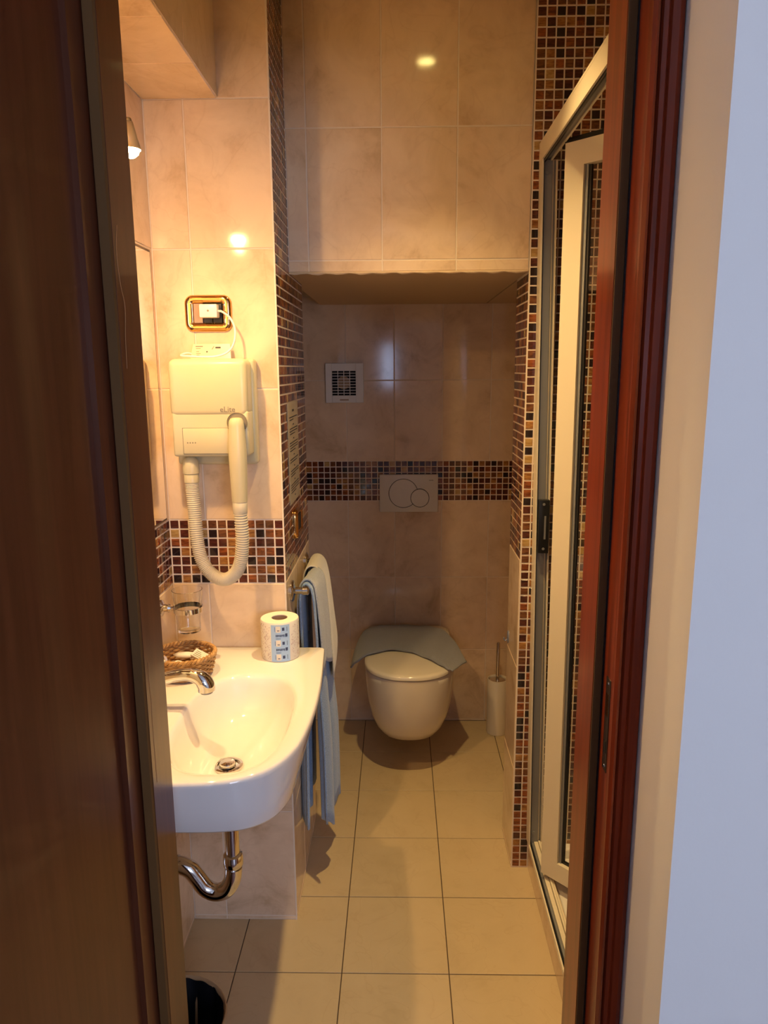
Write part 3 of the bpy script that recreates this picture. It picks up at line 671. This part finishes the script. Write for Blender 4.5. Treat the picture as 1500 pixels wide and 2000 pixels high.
# card of the dryer standing on it
cdz = empty('label_card', (-0.457, 1.80, 1.590), 'cream printed card standing on top of the hair dryer', 'card')
v = [(-0.5065, 1.797, 1.5905), (-0.4075, 1.797, 1.5905), (-0.4115, 1.808, 1.6260), (-0.5015, 1.808, 1.6260), (-0.5065, 1.801, 1.5905), (-0.4075, 1.801, 1.5905), (-0.4115, 1.8115, 1.6260), (-0.5015, 1.8115, 1.6260)]
at(meshobj('card_sheet', v, [(0, 1, 2, 3), (4, 5, 6, 7), (0, 1, 5, 4), (1, 2, 6, 5), (2, 3, 7, 6), (3, 0, 4, 7)], IVORY, None), cdz)
def on_card(x0, x1, z0, z1, m, nm):
    def y(z): return 1.797 + (z - 1.5905) * (0.011 / 0.0355) - 0.0004
    return at(meshobj(nm, [(x0, y(z0), z0), (x1, y(z0), z0), (x1, y(z1), z1), (x0, y(z1), z1)], [(0, 1, 2, 3)], m, None), cdz)
for x0, x1, z0, z1 in ((-0.495, -0.477, 1.6190, 1.6215), (-0.494, -0.482, 1.6145, 1.6160), (-0.493, -0.486, 1.6070, 1.6085), (-0.493, -0.482, 1.6025, 1.6040), (-0.492, -0.485, 1.5985, 1.6000)):
    on_card(x0, x1, z0, z1, GREYPL, 'print_line')
on_card(-0.4465, -0.4335, 1.6150, 1.6190, INK, 'print_line'); on_card(-0.4685, -0.4650, 1.6055, 1.6090, INK, 'print_dot')
def yc(z): return 1.797 + (z - 1.5905) * (0.011 / 0.0355) - 0.0004
at(meshobj('print_logo', [(-0.4560, yc(1.613), 1.613), (-0.4530, yc(1.613), 1.613), (-0.4490, yc(1.6205), 1.6205), (-0.4500, yc(1.6215), 1.6215)], [(0, 1, 2, 3)], GREYPL, None), cdz)

# ------------------------------------------------------------------ gold sockets
def rr_ring(cx, cz, hw, hh, rad, n=6):
    pts = []
    for qx, qz, a0 in ((1, 1, 0), (-1, 1, PI / 2), (-1, -1, PI), (1, -1, 1.5 * PI)):
        for k in range(n + 1):
            a = a0 + PI / 2 * k / n
            pts.append((cx + qx * (hw - rad) + rad * math.cos(a), cz + qz * (hh - rad) + rad * math.sin(a)))
    return pts
def frame_plate(mapf, cx, cz, hw, hh, iw, ih):
    prof_ = [(hw, hh, 0.020, 0.0002), (hw, hh, 0.020, 0.004), (hw - 0.003, hh - 0.003, 0.018, 0.0095), (hw * 0.5 + iw * 0.5, hh * 0.5 + ih * 0.5, 0.011, 0.0115), (iw + 0.002, ih + 0.002, 0.004, 0.0085), (iw, ih, 0.003, 0.003)]
    return loft([[mapf(x, d, z) for x, z in rr_ring(cx, cz, a, b, r)] for a, b, r, d in prof_], True, True)
sk = empty('power_socket', (-0.4655, YH, 1.699), 'polished gold framed power socket above the hair dryer', 'socket')
v, fcs = frame_plate(lambda x, d, z: (x, YH - d, z), -0.4655, 1.6995, 0.0575, 0.0435, 0.0355, 0.0235)
at(meshobj('gold_frame', v, fcs[:-1], GOLD, None, True, 50), sk)
for k in range(3):
    at(box('socket_module', -0.5005 + k * 0.0235, -0.4785 + k * 0.0235, YH - 0.0085, YH - 0.002, 1.6765, 1.7225, CARD if k == 0 else BLACKP, None, 0.0008, 1), sk)
pg = empty('power_plug', (-0.455, 1.80, 1.70), 'square white power plug with its cable looping down to the dryer', 'plug')
bm = bmesh.new(); bm_box(bm, -0.4795, -0.4365, 1.796, 1.8245, 1.6875, 1.7190, 0.003, 2); pb = at(bmobj('plug_body', bm, WPLAST, None, True, 30), pg)
v, fcs = loft(disc_rings_y(-0.458, 1.7035, [(0.0028, 1.7965), (0.0024, 1.7955)], 12)); sub(meshobj('plug_screw', v, fcs, GREYPL, None), pb)
cab = catmull([(-0.438, 1.808, 1.7030), (-0.4245, 1.80, 1.7009), (-0.4032, 1.79, 1.6845), (-0.3922, 1.785, 1.6568), (-0.3952, 1.775, 1.6242), (-0.41, 1.765, 1.6040), (-0.4367, 1.757, 1.5950), (-0.4702, 1.756, 1.5945), (-0.5006, 1.760, 1.5960), (-0.5214, 1.772, 1.5975), (-0.5222, 1.786, 1.6010), (-0.512, 1.795, 1.6040), (-0.500, 1.810, 1.6000)], 8)
at(tube('cable', cab, 0.0027, WPLAST, None, 10), pg)
# switch on the mosaic side of the column
sw = empty('light_switch', (XC, 2.068, 1.130), 'gold framed light switch on the mosaic side wall', 'switch')
v, fcs = frame_plate(lambda y, d, z: (XC + d + 0.0004, y, z), 2.068, 1.1300, 0.060, 0.0425, 0.037, 0.024)
at(meshobj('gold_frame', v, fcs[:-1], GOLD, None, True, 50), sw)
for k in range(3): at(box('switch_rocker', XC + 0.002, XC + 0.0085, 2.0335 + k * 0.0235, 2.0555 + k * 0.0235, 1.1075, 1.1525, BLACKP, None, 0.0008, 1), sw)
# notice
no = empty('paper_notice', (XC, 2.05, 1.19), 'laminated paper notice with printed paragraphs on the mosaic side wall', 'notice')
at(box('notice_sheet', XC + 0.0006, XC + 0.0016, 1.952, 2.145, 1.197, 1.476, NOTICE), no)
zz = 1.448; k = 0
at(box('print_line', XC + 0.0015, XC + 0.0020, 2.030, 2.065, 1.449, 1.455, INK), no)
zz = 1.436
while zz > 1.212:
    n = 2 + (k % 3)
    for q in range(n):
        if zz < 1.212: break
        at(box('print_line', XC + 0.0015, XC + 0.0020, 1.972 + random.uniform(0, .01), 2.125 - (random.uniform(.02, .09) if q == n - 1 else 0.0), zz - 0.0026, zz, INK), no); zz -= 0.0072
    zz -= 0.006; at(box('print_line', XC + 0.0015, XC + 0.0020, 2.040, 2.056, zz - 0.0035, zz, INK), no); zz -= 0.011; k += 1

# ------------------------------------------------------------------ towel rail and towels
tr = empty('towel_rail', (XC, 2.08, 0.963), 'chrome towel rail on two round wall posts beside the basin', 'towel rail')
BXR, BZR = -0.262, 0.960
for y in (1.926, 2.239):
    v, fcs = loft(disc_rings_x(y, 0.963, [(0.0300, XC + 0.0006), (0.0300, XC + 0.004), (0.0265, XC + 0.0075), (0.014, XC + 0.010), (0.010, XC + 0.012), (0.0095, XC + 0.030), (0.0125, XC + 0.032), (0.0125, XC + 0.046), (0.008, XC + 0.049)], 28))
    at(meshobj('post', v, fcs, CHROME, None, True, 40), tr)
at(tube('rail', [(BXR, 1.915, BZR + 0.002), (BXR, 2.250, BZR + 0.002)], 0.0075, CHROME, None, 16), tr)
def towel(name, m, y0, y1, prof, amp, folds, ph, th, label, skew=None, ny=44):
    path = catmull([(x, 0, z) for x, z in prof], 6); n = len(path); V, Fq = [], []
    top = max(p.z for p in path)
    for i, p in enumerate(path):
        t = i / (n - 1); d = max(0, top - 0.03 - p.z)
        for j in range(ny + 1):
            s = j / ny; y = y0 + (y1 - y0) * s
            g = min(1, d / 0.45)
            x = p.x + amp * g * math.sin(folds * 2 * PI * s + ph + t * 1.2) + 0.3 * amp * g * math.sin(folds * 4.3 * PI * s + 1 + 3 * t)
            yy = y + 0.010 * g * math.sin(folds * 2 * PI * s + ph + 1.1) ; zz = p.z
            if skew: x, yy, zz = skew(x, yy, zz, s, t, d)
            V.append((max(x, XC + 0.004), yy, zz))
    for i in range(n - 1):
        for j in range(ny):
            a = i * (ny + 1) + j; Fq.append((a, a + 1, a + ny + 2, a + ny + 1))
    o = meshobj(name, V, Fq, m, None, True)
    md = o.modifiers.new('thickness', 'SOLIDIFY'); md.thickness = th; md.offset = 0
    return o
def sk_blue(x, y, z, s, t, d):
    if t > 0.5:
        z2 = z + (0.06 * (1 - s) + 0.035 * math.sin(s * 9 + 0.5)) * min(1, d / 0.7) ** 3
        x += 0.020 * min(1, d / 0.5) * s
        y += 0.015 * min(1, d / 0.5) * (s - 0.3)
    else:
        z2 = z + 0.04 * s * min(1, d / 0.7) ** 3
    return x, y, z2
o = towel('bath_towel', TOWB, 1.945, 2.19, [(-0.286, 0.205), (-0.284, 0.40), (-0.282, 0.65), (-0.280, 0.88), (-0.277, 0.945), (-0.270, 0.968), (-0.262, 0.9755), (-0.252, 0.970), (-0.244, 0.950), (-0.239, 0.88), (-0.234, 0.65), (-0.228, 0.40), (-0.226, 0.15)], 0.011, 2.4, 0.6, 0.006, '', sk_blue)
tag(o, 'long light blue bath towel hanging over the rail beside the basin', 'towel')
def sk_grey(x, y, z, s, t, d): return x + 0.012 * s, y, z + 0.02 * math.sin(5 * s) * min(1, d / 0.3)
o = towel('hand_towel', TOWH, 1.960, 2.085, [(-0.2895, 0.80), (-0.288, 0.90), (-0.282, 0.955), (-0.272, 0.978), (-0.261, 0.985), (-0.248, 0.980), (-0.237, 0.958), (-0.231, 0.90), (-0.224, 0.80), (-0.221, 0.71)], 0.004, 1.2, 0.0, 0.006, '', sk_grey, 26)
tag(o, 'grey-blue terry hand towel draped over the near end of the rail', 'towel')
def sk_cream(x, y, z, s, t, d):
    if t > 0.5: z += (0.055 * s * 0 - 0.05 * math.sin(s * 3.4 + 0.2) + 0.03) * min(1, d / 0.3) ** 2; x += 0.010 * min(1, d / 0.3)
    return x, y, z
o = towel('cream_towel', TOWC, 2.075, 2.222, [(-0.290, 0.82), (-0.289, 0.90), (-0.284, 0.962), (-0.273, 0.986), (-0.259, 0.992), (-0.244, 0.986), (-0.231, 0.962), (-0.223, 0.90), (-0.218, 0.80), (-0.214, 0.70), (-0.214, 0.64)], 0.003, 1.0, 0.4, 0.004, '', sk_cream, 26)
tag(o, 'smooth cream towel draped over the far end of the rail', 'towel')

# ------------------------------------------------------------------ toilet
TX = 0.038
to = empty('wall_hung_toilet', (TX, YB, 0.10), 'ivory wall-hung toilet with a closed lid in the niche', 'toilet')
def dring(hw, yf, z, n=72, yb=YB - 0.0005, ex=2.25):
    pts = []; ys = yf + min(hw * 1.05, yb - yf - 0.02) ; L = ys - yf
    for i in range(n):
        t = i / n
        if t < 0.7:                   # round front, from right side to left side
            a = -(t / 0.7) * PI; c, s = math.cos(a), math.sin(a)
            pts.append((TX + hw * math.copysign(abs(c) ** (2 / ex), c), ys - L * abs(s) ** (2 / ex), z))
        else:
            q = (t - 0.7) / 0.3
            if q < 0.35: pts.append((TX - hw, ys + (yb - ys) * (q / 0.35), z))
            elif q < 0.65: pts.append((TX - hw + 2 * hw * (q - 0.35) / 0.30, yb, z))
            else: pts.append((TX + hw, yb + (ys - yb) * (q - 0.65) / 0.35, z))
    return pts
body = [(0.020, 2.76, 0.098), (0.060, 2.705, 0.103), (0.092, 2.655, 0.118), (0.118, 2.608, 0.145), (0.138, 2.570, 0.185), (0.153, 2.540, 0.235), (0.163, 2.518, 0.295), (0.169, 2.503, 0.355), (0.172, 2.495, 0.410), (0.1725, 2.493, 0.436), (0.170, 2.497, 0.4385)]
v, fcs = loft([dring(a, b, z) for a, b, z in body]); at(meshobj('bowl', v, fcs, CERAMT, None, True, 60), to)
v, fcs = loft([dring(a, b, z) for a, b, z in ((0.166, 2.503, 0.4380), (0.166, 2.503, 0.4425))]); at(meshobj('seat_gap', v, fcs, DARK, None), to)
lid = [(0.170, 2.494, 0.4415), (0.1745, 2.488, 0.4440), (0.1750, 2.4875, 0.4520), (0.172, 2.491, 0.4580), (0.160, 2.505, 0.4610), (0.10, 2.58, 0.4625), (0.03, 2.68, 0.4630)]
v, fcs = loft([dring(a, b, z, yb=YB - 0.03) for a, b, z in lid]); at(meshobj('lid', v, fcs, CERAMT, None, True, 50), to)
# flush plate
fp = empty('flush_plate', (0.040, YB, 1.046), 'white dual-flush plate with two round buttons above the toilet', 'flush plate')
bm = bmesh.new(); bm_box(bm, -0.0835, 0.1645, YB - 0.014, YB - 0.0015, 0.9650, 1.1265, 0.003, 2); at(bmobj('plate', bm, WPLAST, None, True, 30), fp)
for cx, cz, r, nm in ((0.0175, 1.0460, 0.0625, 'large'), (0.0875, 1.0260, 0.0400, 'small')):
    off = 0.0026 if nm == 'small' else 0.0
    v, fcs = loft(disc_rings_y(cx, cz, [(r, YB - 0.013), (r, YB - 0.0144 - off), (r - 0.0016, YB - 0.0145 - off), (r - 0.002, YB - 0.0142 - off)], 64), True, True)
    rg = at(meshobj('button_gap', v, fcs, DARK, None, True, 40), fp)
    v, fcs = loft(disc_rings_y(cx, cz, [(r - 0.0020, YB - 0.0142 - off), (r - 0.0026, YB - 0.0158 - off), (r * 0.6, YB - 0.0164 - off), (r * 0.2, YB - 0.0166 - off)], 64), True, True); fbn = at(meshobj('flush_button', v, fcs, WPLAST, None, True, 40), fp); sub(rg, fbn)
at(box('print_mark', 0.126, 0.144, YB - 0.0146, YB - 0.0139, 1.1005, 1.1028, GREYPL), fp)
# towel laid over the lid
ctl = [((-0.183, 2.87, .415), (-0.197, 2.765, .375)), ((-0.160, 2.94, .452), (-0.176, 2.705, .420)), ((-0.120, 2.985, .4695), (-0.128, 2.680, .4655)), ((-0.03, 3.0, .4705), (-0.042, 2.722, .4695)),
       ((.06, 3.0, .4705), (.039, 2.706, .4695)), ((.14, 2.985, .4705), (.098, 2.650, .4695)), ((.19, 2.93, .4700), (.150, 2.582, .4690)), ((.228, 2.82, .462), (.178, 2.550, .4665)), ((.260, 2.668, .440), (.196, 2.535, .4620))]
bk_ = catmull([a for a, b in ctl], 8); fr_ = catmull([b for a, b in ctl], 8)
V, Fq = [], []; nv = 18; nu = len(bk_)
for i in range(nu):
    for j in range(nv + 1):
        t = j / nv; p = bk_[i].lerp(fr_[i], t); p.z += 0.0016 * math.sin(i * 0.7 + 3 * t) + 0.0012 * math.sin(7 * t + 0.3 * i) + 0.003 * math.sin(PI * t)
        V.append(tuple(p))
for i in range(nu - 1):
    for j in range(nv):
        a = i * (nv + 1) + j; Fq.append((a, a + 1, a + nv + 2, a + nv + 1))
o = meshobj('bath_mat', V, Fq, TOWG, None, True); md = o.modifiers.new('thickness', 'SOLIDIFY'); md.thickness = 0.0055; md.offset = 0.3
tag(o, 'grey-blue towelling mat draped across the closed toilet lid', 'bath mat')
# toilet brush
tb = empty('toilet_brush', (0.423, 2.955, 0), 'white cylindrical toilet brush holder with a chrome handle by the toilet', 'toilet brush')
at(lathe_obj('holder', 0.423, 2.955, [(0.044, 0.0008), (0.0445, 0.003), (0.0435, 0.246), (0.0425, 0.2485), (0.0400, 0.2485), (0.0395, 0.10), (0.001, 0.10)], CERAMT, None, 36, 40, True, False), tb)
bl = at(lathe_obj('brush_lid', 0.423, 2.955, [(0.0392, 0.238), (0.0392, 0.2415), (0.030, 0.2440), (0.010, 0.2460)], CHROME, None, 32), tb)
at(lathe_obj('handle', 0.423, 2.955, [(0.0085, 0.244), (0.0078, 0.26), (0.0078, 0.406), (0.0065, 0.412), (0.003, 0.414)], CHROME, None, 18), tb)
# fan
fa = empty('extractor_fan', (-0.224, YB, 1.508), 'square white extractor fan with a slatted grille on the back wall', 'extractor fan')
x0, x1, z0, z1 = -0.302, -0.1455, 1.428, 1.588
gx0, gx1, gz0, gz1 = -0.2755, -0.1775, 1.4580, 1.5570
for a in ((x0, gx0, z0, z1), (gx1, x1, z0, z1), (gx0, gx1, z0, gz0), (gx0, gx1, gz1, z1)):
    at(box('frame_side', a[0], a[1], YB - 0.022, YB - 0.001, a[2], a[3], WPLAST, None, 0.0008, 1), fa)
at(box('fan_cavity', gx0, gx1, YB - 0.004, YB - 0.0012, gz0, gz1, DARK), fa)
v, fcs = loft(disc_rings_y((gx0 + gx1) / 2 - 0.002, (gz0 + gz1) / 2 + 0.002, [(0.027, YB - 0.004), (0.026, YB - 0.011), (0.010, YB - 0.013)], 32)); at(meshobj('fan_hub', v, fcs, BINP, None, True, 40), fa)
for k in range(8):
    z = gz0 + (gz1 - gz0) * (k + 0.75) / 8.5; at(box('slat', gx0 - 0.001, gx1 + 0.001, YB - 0.019, YB - 0.015, z - 0.0013, z + 0.0013, WPLAST), fa)
for k in range(3):
    x = gx0 + (gx1 - gx0) * (k + 1) / 4; at(box('cross_bar', x - 0.0013, x + 0.0013, YB - 0.0208, YB - 0.0185, gz0 - 0.001, gz1 + 0.001, WPLAST), fa)
at(box('name_mark', -0.2440, -0.2245 + 0.017, YB - 0.0226, YB - 0.0218, 1.4370, 1.4425, CARD), fa)

# ------------------------------------------------------------------ bin
bi = empty('waste_bin', (-0.470, 1.262, 0), 'black-lined waste bin with a beige rim under the basin', 'bin')
at(lathe_obj('bin_shell', -0.470, 1.262, [(0.080, 0.0008), (0.082, 0.004), (0.106, 0.245), (0.110, 0.250), (0.107, 0.2535), (0.1035, 0.249), (0.079, 0.006), (0.001, 0.005)], BINP, None, 44, 45, True, False), bi)
rgs = []
for r, z, am in ((0.1125, 0.232, 0.0015), (0.1125, 0.246, 0.001), (0.1085, 0.2550, 0.001), (0.1020, 0.2480, 0.002), (0.094, 0.20, 0.007), (0.086, 0.13, 0.009), (0.05, 0.08, 0.006), (0.01, 0.07, 0.001)):
    rgs.append([(-0.470 + (r + am * math.sin(11 * a + z * 90) * 0.6 + am * 0.5 * math.sin(23 * a)) * math.cos(a), 1.262 + (r + am * math.sin(11 * a + z * 90) * 0.6) * math.sin(a), z + am * math.sin(17 * a)) for a in [2 * PI * j / 120 for j in range(120)]])
v, fcs = loft(rgs[3:], False, True); at(meshobj('bin_liner', v, fcs, BAG, None, True), bi)

# ------------------------------------------------------------------ shower
SHX = lambda z: 0.371 + 0.029 * (1 - z / 2.1)          # the frame leans a little
ty = empty('shower_tray', (0.78, 1.6, 0), 'white shower tray behind a low tiled kerb', 'shower tray')
at(box('kerb', 0.406, 0.450, YD, YU - 0.001, 0.0002, 0.098, TILE, None, 0.002, 1), ty)
bm = bmesh.new(); bm_box(bm, 0.450, XR - 0.001, YD + 0.001, YU - 0.001, 0.0005, 0.060); bmesh.ops.recalc_face_normals(bm, faces=bm.faces)
at(bmobj('tray_floor', bm, CERAM, None, False), ty)
at(box('tray_rim', 0.450, 0.490, YD + 0.001, YU - 0.001, 0.058, 0.092, CERAM, None, 0.006, 3), ty); at(box('tray_rim', 0.490, XR - 0.001, YU - 0.035, YU - 0.001, 0.058, 0.092, CERAM, None, 0.006, 3), ty)
se = empty('shower_enclosure', (0.39, 1.6, 0.1), 'cream and grey aluminium shower frame with a half-open glass door', 'shower enclosure')
def lean(name, pts, z0, z1, m):
    n = len(pts); v = [(x - 0.371 + SHX(z0), y, z0) for x, y in pts] + [(x - 0.371 + SHX(z1), y, z1) for x, y in pts]
    fs = [tuple(range(n)), tuple(range(2 * n - 1, n - 1, -1))] + [(i, (i + 1) % n, n + (i + 1) % n, n + i) for i in range(n)]
    return at(meshobj(name, v, fs, m, None), se)
lean('wall_profile', [(0.371, YU - 0.0005), (0.371, 2.022), (0.3755, 2.022), (0.3755, YU - 0.0005)], 0.105, 2.135, ALUW)
lean('channel', [(0.3790, YU - 0.001), (0.3790, 2.030), (0.4000, 2.030), (0.4000, YU - 0.001)], 0.105, 2.092, ALUG)
lean('channel_gap', [(0.3756, YU - 0.001), (0.3756, 2.036), (0.3789, 2.036), (0.3789, YU - 0.001)], 0.105, 2.092, BLACKP)
lean('channel_lip', [(0.4003, YU - 0.001), (0.4003, 2.033), (0.4040, 2.033), (0.4040, YU - 0.001)], 0.105, 2.092, ALUW)
lean('channel_lip', [(0.4045, YU - 0.001), (0.4045, 2.036), (0.4090, 2.036), (0.4090, YU - 0.001)], 0.105, 2.092, ALUG)
lean('channel_lip', [(0.4095, YU - 0.001), (0.4095, 2.028), (0.4130, 2.028), (0.4130, YU - 0.001)], 0.105, 2.092, ALUW)
def box_lean(name, x0, x1, y0, y1, z0, z1, m, bev=0.0):
    o = box(name, x0 - 0.371 + SHX((z0 + z1) / 2), x1 - 0.371 + SHX((z0 + z1) / 2), y0, y1, z0, z1, m, None, bev, 2); return at(o, se)
lt = box_lean('latch', 0.3785, 0.4085, 2.010, 2.0300, 1.047, 1.200, BLACKP, 0.002)
sub(box_lean('latch_slot', 0.394, 0.399, 2.0085, 2.0105, 1.088, 1.155, ALUG), lt)
for z in (1.060, 1.188):
    v, fcs = loft(disc_rings_y(0.393 - 0.371 + SHX(z), z, [(0.004, 2.0102), (0.0035, 2.0085)], 14)); sub(meshobj('latch_screw', v, fcs, ALUG, None, True, 40), lt)
for z in (0.150, 2.06):
    v, fcs = loft(disc_rings_y(0.386 - 0.371 + SHX(z), z, [(0.005, 2.0302), (0.0045, 2.027)], 14)); at(meshobj('screw', v, fcs, ALUG, None, True, 40), se)
box_lean('top_rail', 0.371, 0.3755, YD + 0.002, YU - 0.0005, 2.092, 2.138, ALUW)
box_lean('top_rail_cap', 0.371, 0.400, YD + 0.002, YU - 0.0005, 2.134, 2.140, ALUW)
box_lean('top_rail_seal', 0.3765, 0.3805, YD + 0.002, YU - 0.001, 2.086, 2.134, BLACKP)
box_lean('top_rail_track', 0.3810, 0.3940, YD + 0.002, YU - 0.001, 2.094, 2.133, ALUG); box_lean('top_rail_lip', 0.3945, 0.3990, YD + 0.002, YU - 0.001, 2.090, 2.133, ALUW)
XBt = SHX(0.1) - 0.371
for nm, a, b, z, m in (('bottom_rail', 0.371, 0.375, 0.113, ALUW), ('bottom_seal', 0.3755, 0.3810, 0.106, BLACKP), ('bottom_track', 0.3815, 0.3880, 0.114, ALUG), ('bottom_track', 0.3885, 0.4000, 0.118, ALUW), ('bottom_track', 0.4015, 0.4070, 0.122, ALUW), ('bottom_track', 0.4085, 0.4130, 0.119, ALUW)):
    at(box(nm, a + XBt, b + XBt, YD + 0.002, 2.030, 0.0985, z, m), se)
# door leaf of the shower, turned inwards
px, py = 0.4135, 1.885; ux, uy = 0.70, -0.714; nx, ny = -0.714, -0.70
def pbox(name, s0, s1, t0, t1, z0, z1, m):
    def P(s, t, z): return (px + ux * s + nx * t + 0.010 * (1 - z / 2.1), py + uy * s + ny * t, z)
    v = [P(s0, t0, z0), P(s1, t0, z0), P(s1, t1, z0), P(s0, t1, z0), P(s0, t0, z1), P(s1, t0, z1), P(s1, t1, z1), P(s0, t1, z1)]
    return at(meshobj(name, v, [(0, 1, 2, 3), (4, 5, 6, 7), (0, 1, 5, 4), (1, 2, 6, 5), (2, 3, 7, 6), (3, 0, 4, 7)], m, None), se)
PZ0, PZ1, PL = 0.135, 2.085, 0.36
pbox('door_stile', 0.0, 0.052, 0.0, 0.024, PZ0, PZ1, ALUW); pbox('door_stile', PL - 0.052, PL, 0.0, 0.024, PZ0, PZ1, ALUW)
pbox('door_rail', 0.052, PL - 0.052, 0.0, 0.024, PZ0, PZ0 + 0.055, ALUW); pbox('door_rail', 0.052, PL - 0.052, 0.0, 0.024, PZ1 - 0.055, PZ1, ALUW)
pbox('inner_bead', 0.0515, 0.060, 0.004, 0.016, PZ0 + 0.055, PZ1 - 0.055, ALUG)
pbox('gasket', 0.056, 0.066, 0.002, 0.012, PZ0 + 0.055, PZ1 - 0.055, BLACKP); pbox('gasket', 0.052, PL - 0.052, 0.002, 0.012, PZ0 + 0.052, PZ0 + 0.062, BLACKP)
pbox('glass_pane', 0.054, PL - 0.054, 0.004, 0.009, PZ0 + 0.053, PZ1 - 0.053, GLASS)
pbox('door_seal', -0.004, PL, 0.004, 0.020, PZ1, PZ1 + 0.012, BLACKP)

# small stick-on hook on the side of the partition
hk = empty('adhesive_hook', (XP, 2.235, 0.712), 'small blue-grey oval stick-on hook above the toilet brush', 'hook')
v, fcs = loft([[(XP - d, 2.235 + 0.013 * k * math.cos(2 * PI * j / 24), 0.712 + 0.021 * k * math.sin(2 * PI * j / 24)) for j in range(24)] for k, d in ((1.0, 0.0004), (1.0, 0.002), (0.85, 0.0035), (0.3, 0.0042))])
at(meshobj('hook_base', v, fcs, HOOKM, None, True, 40), hk)
at(tube('hook_arm', catmull([(XP - 0.003, 2.235, 0.704), (XP - 0.010, 2.235, 0.699), (XP - 0.014, 2.235, 0.704), (XP - 0.014, 2.235, 0.710)], 5), 0.0022, HOOKM, None, 8), hk)
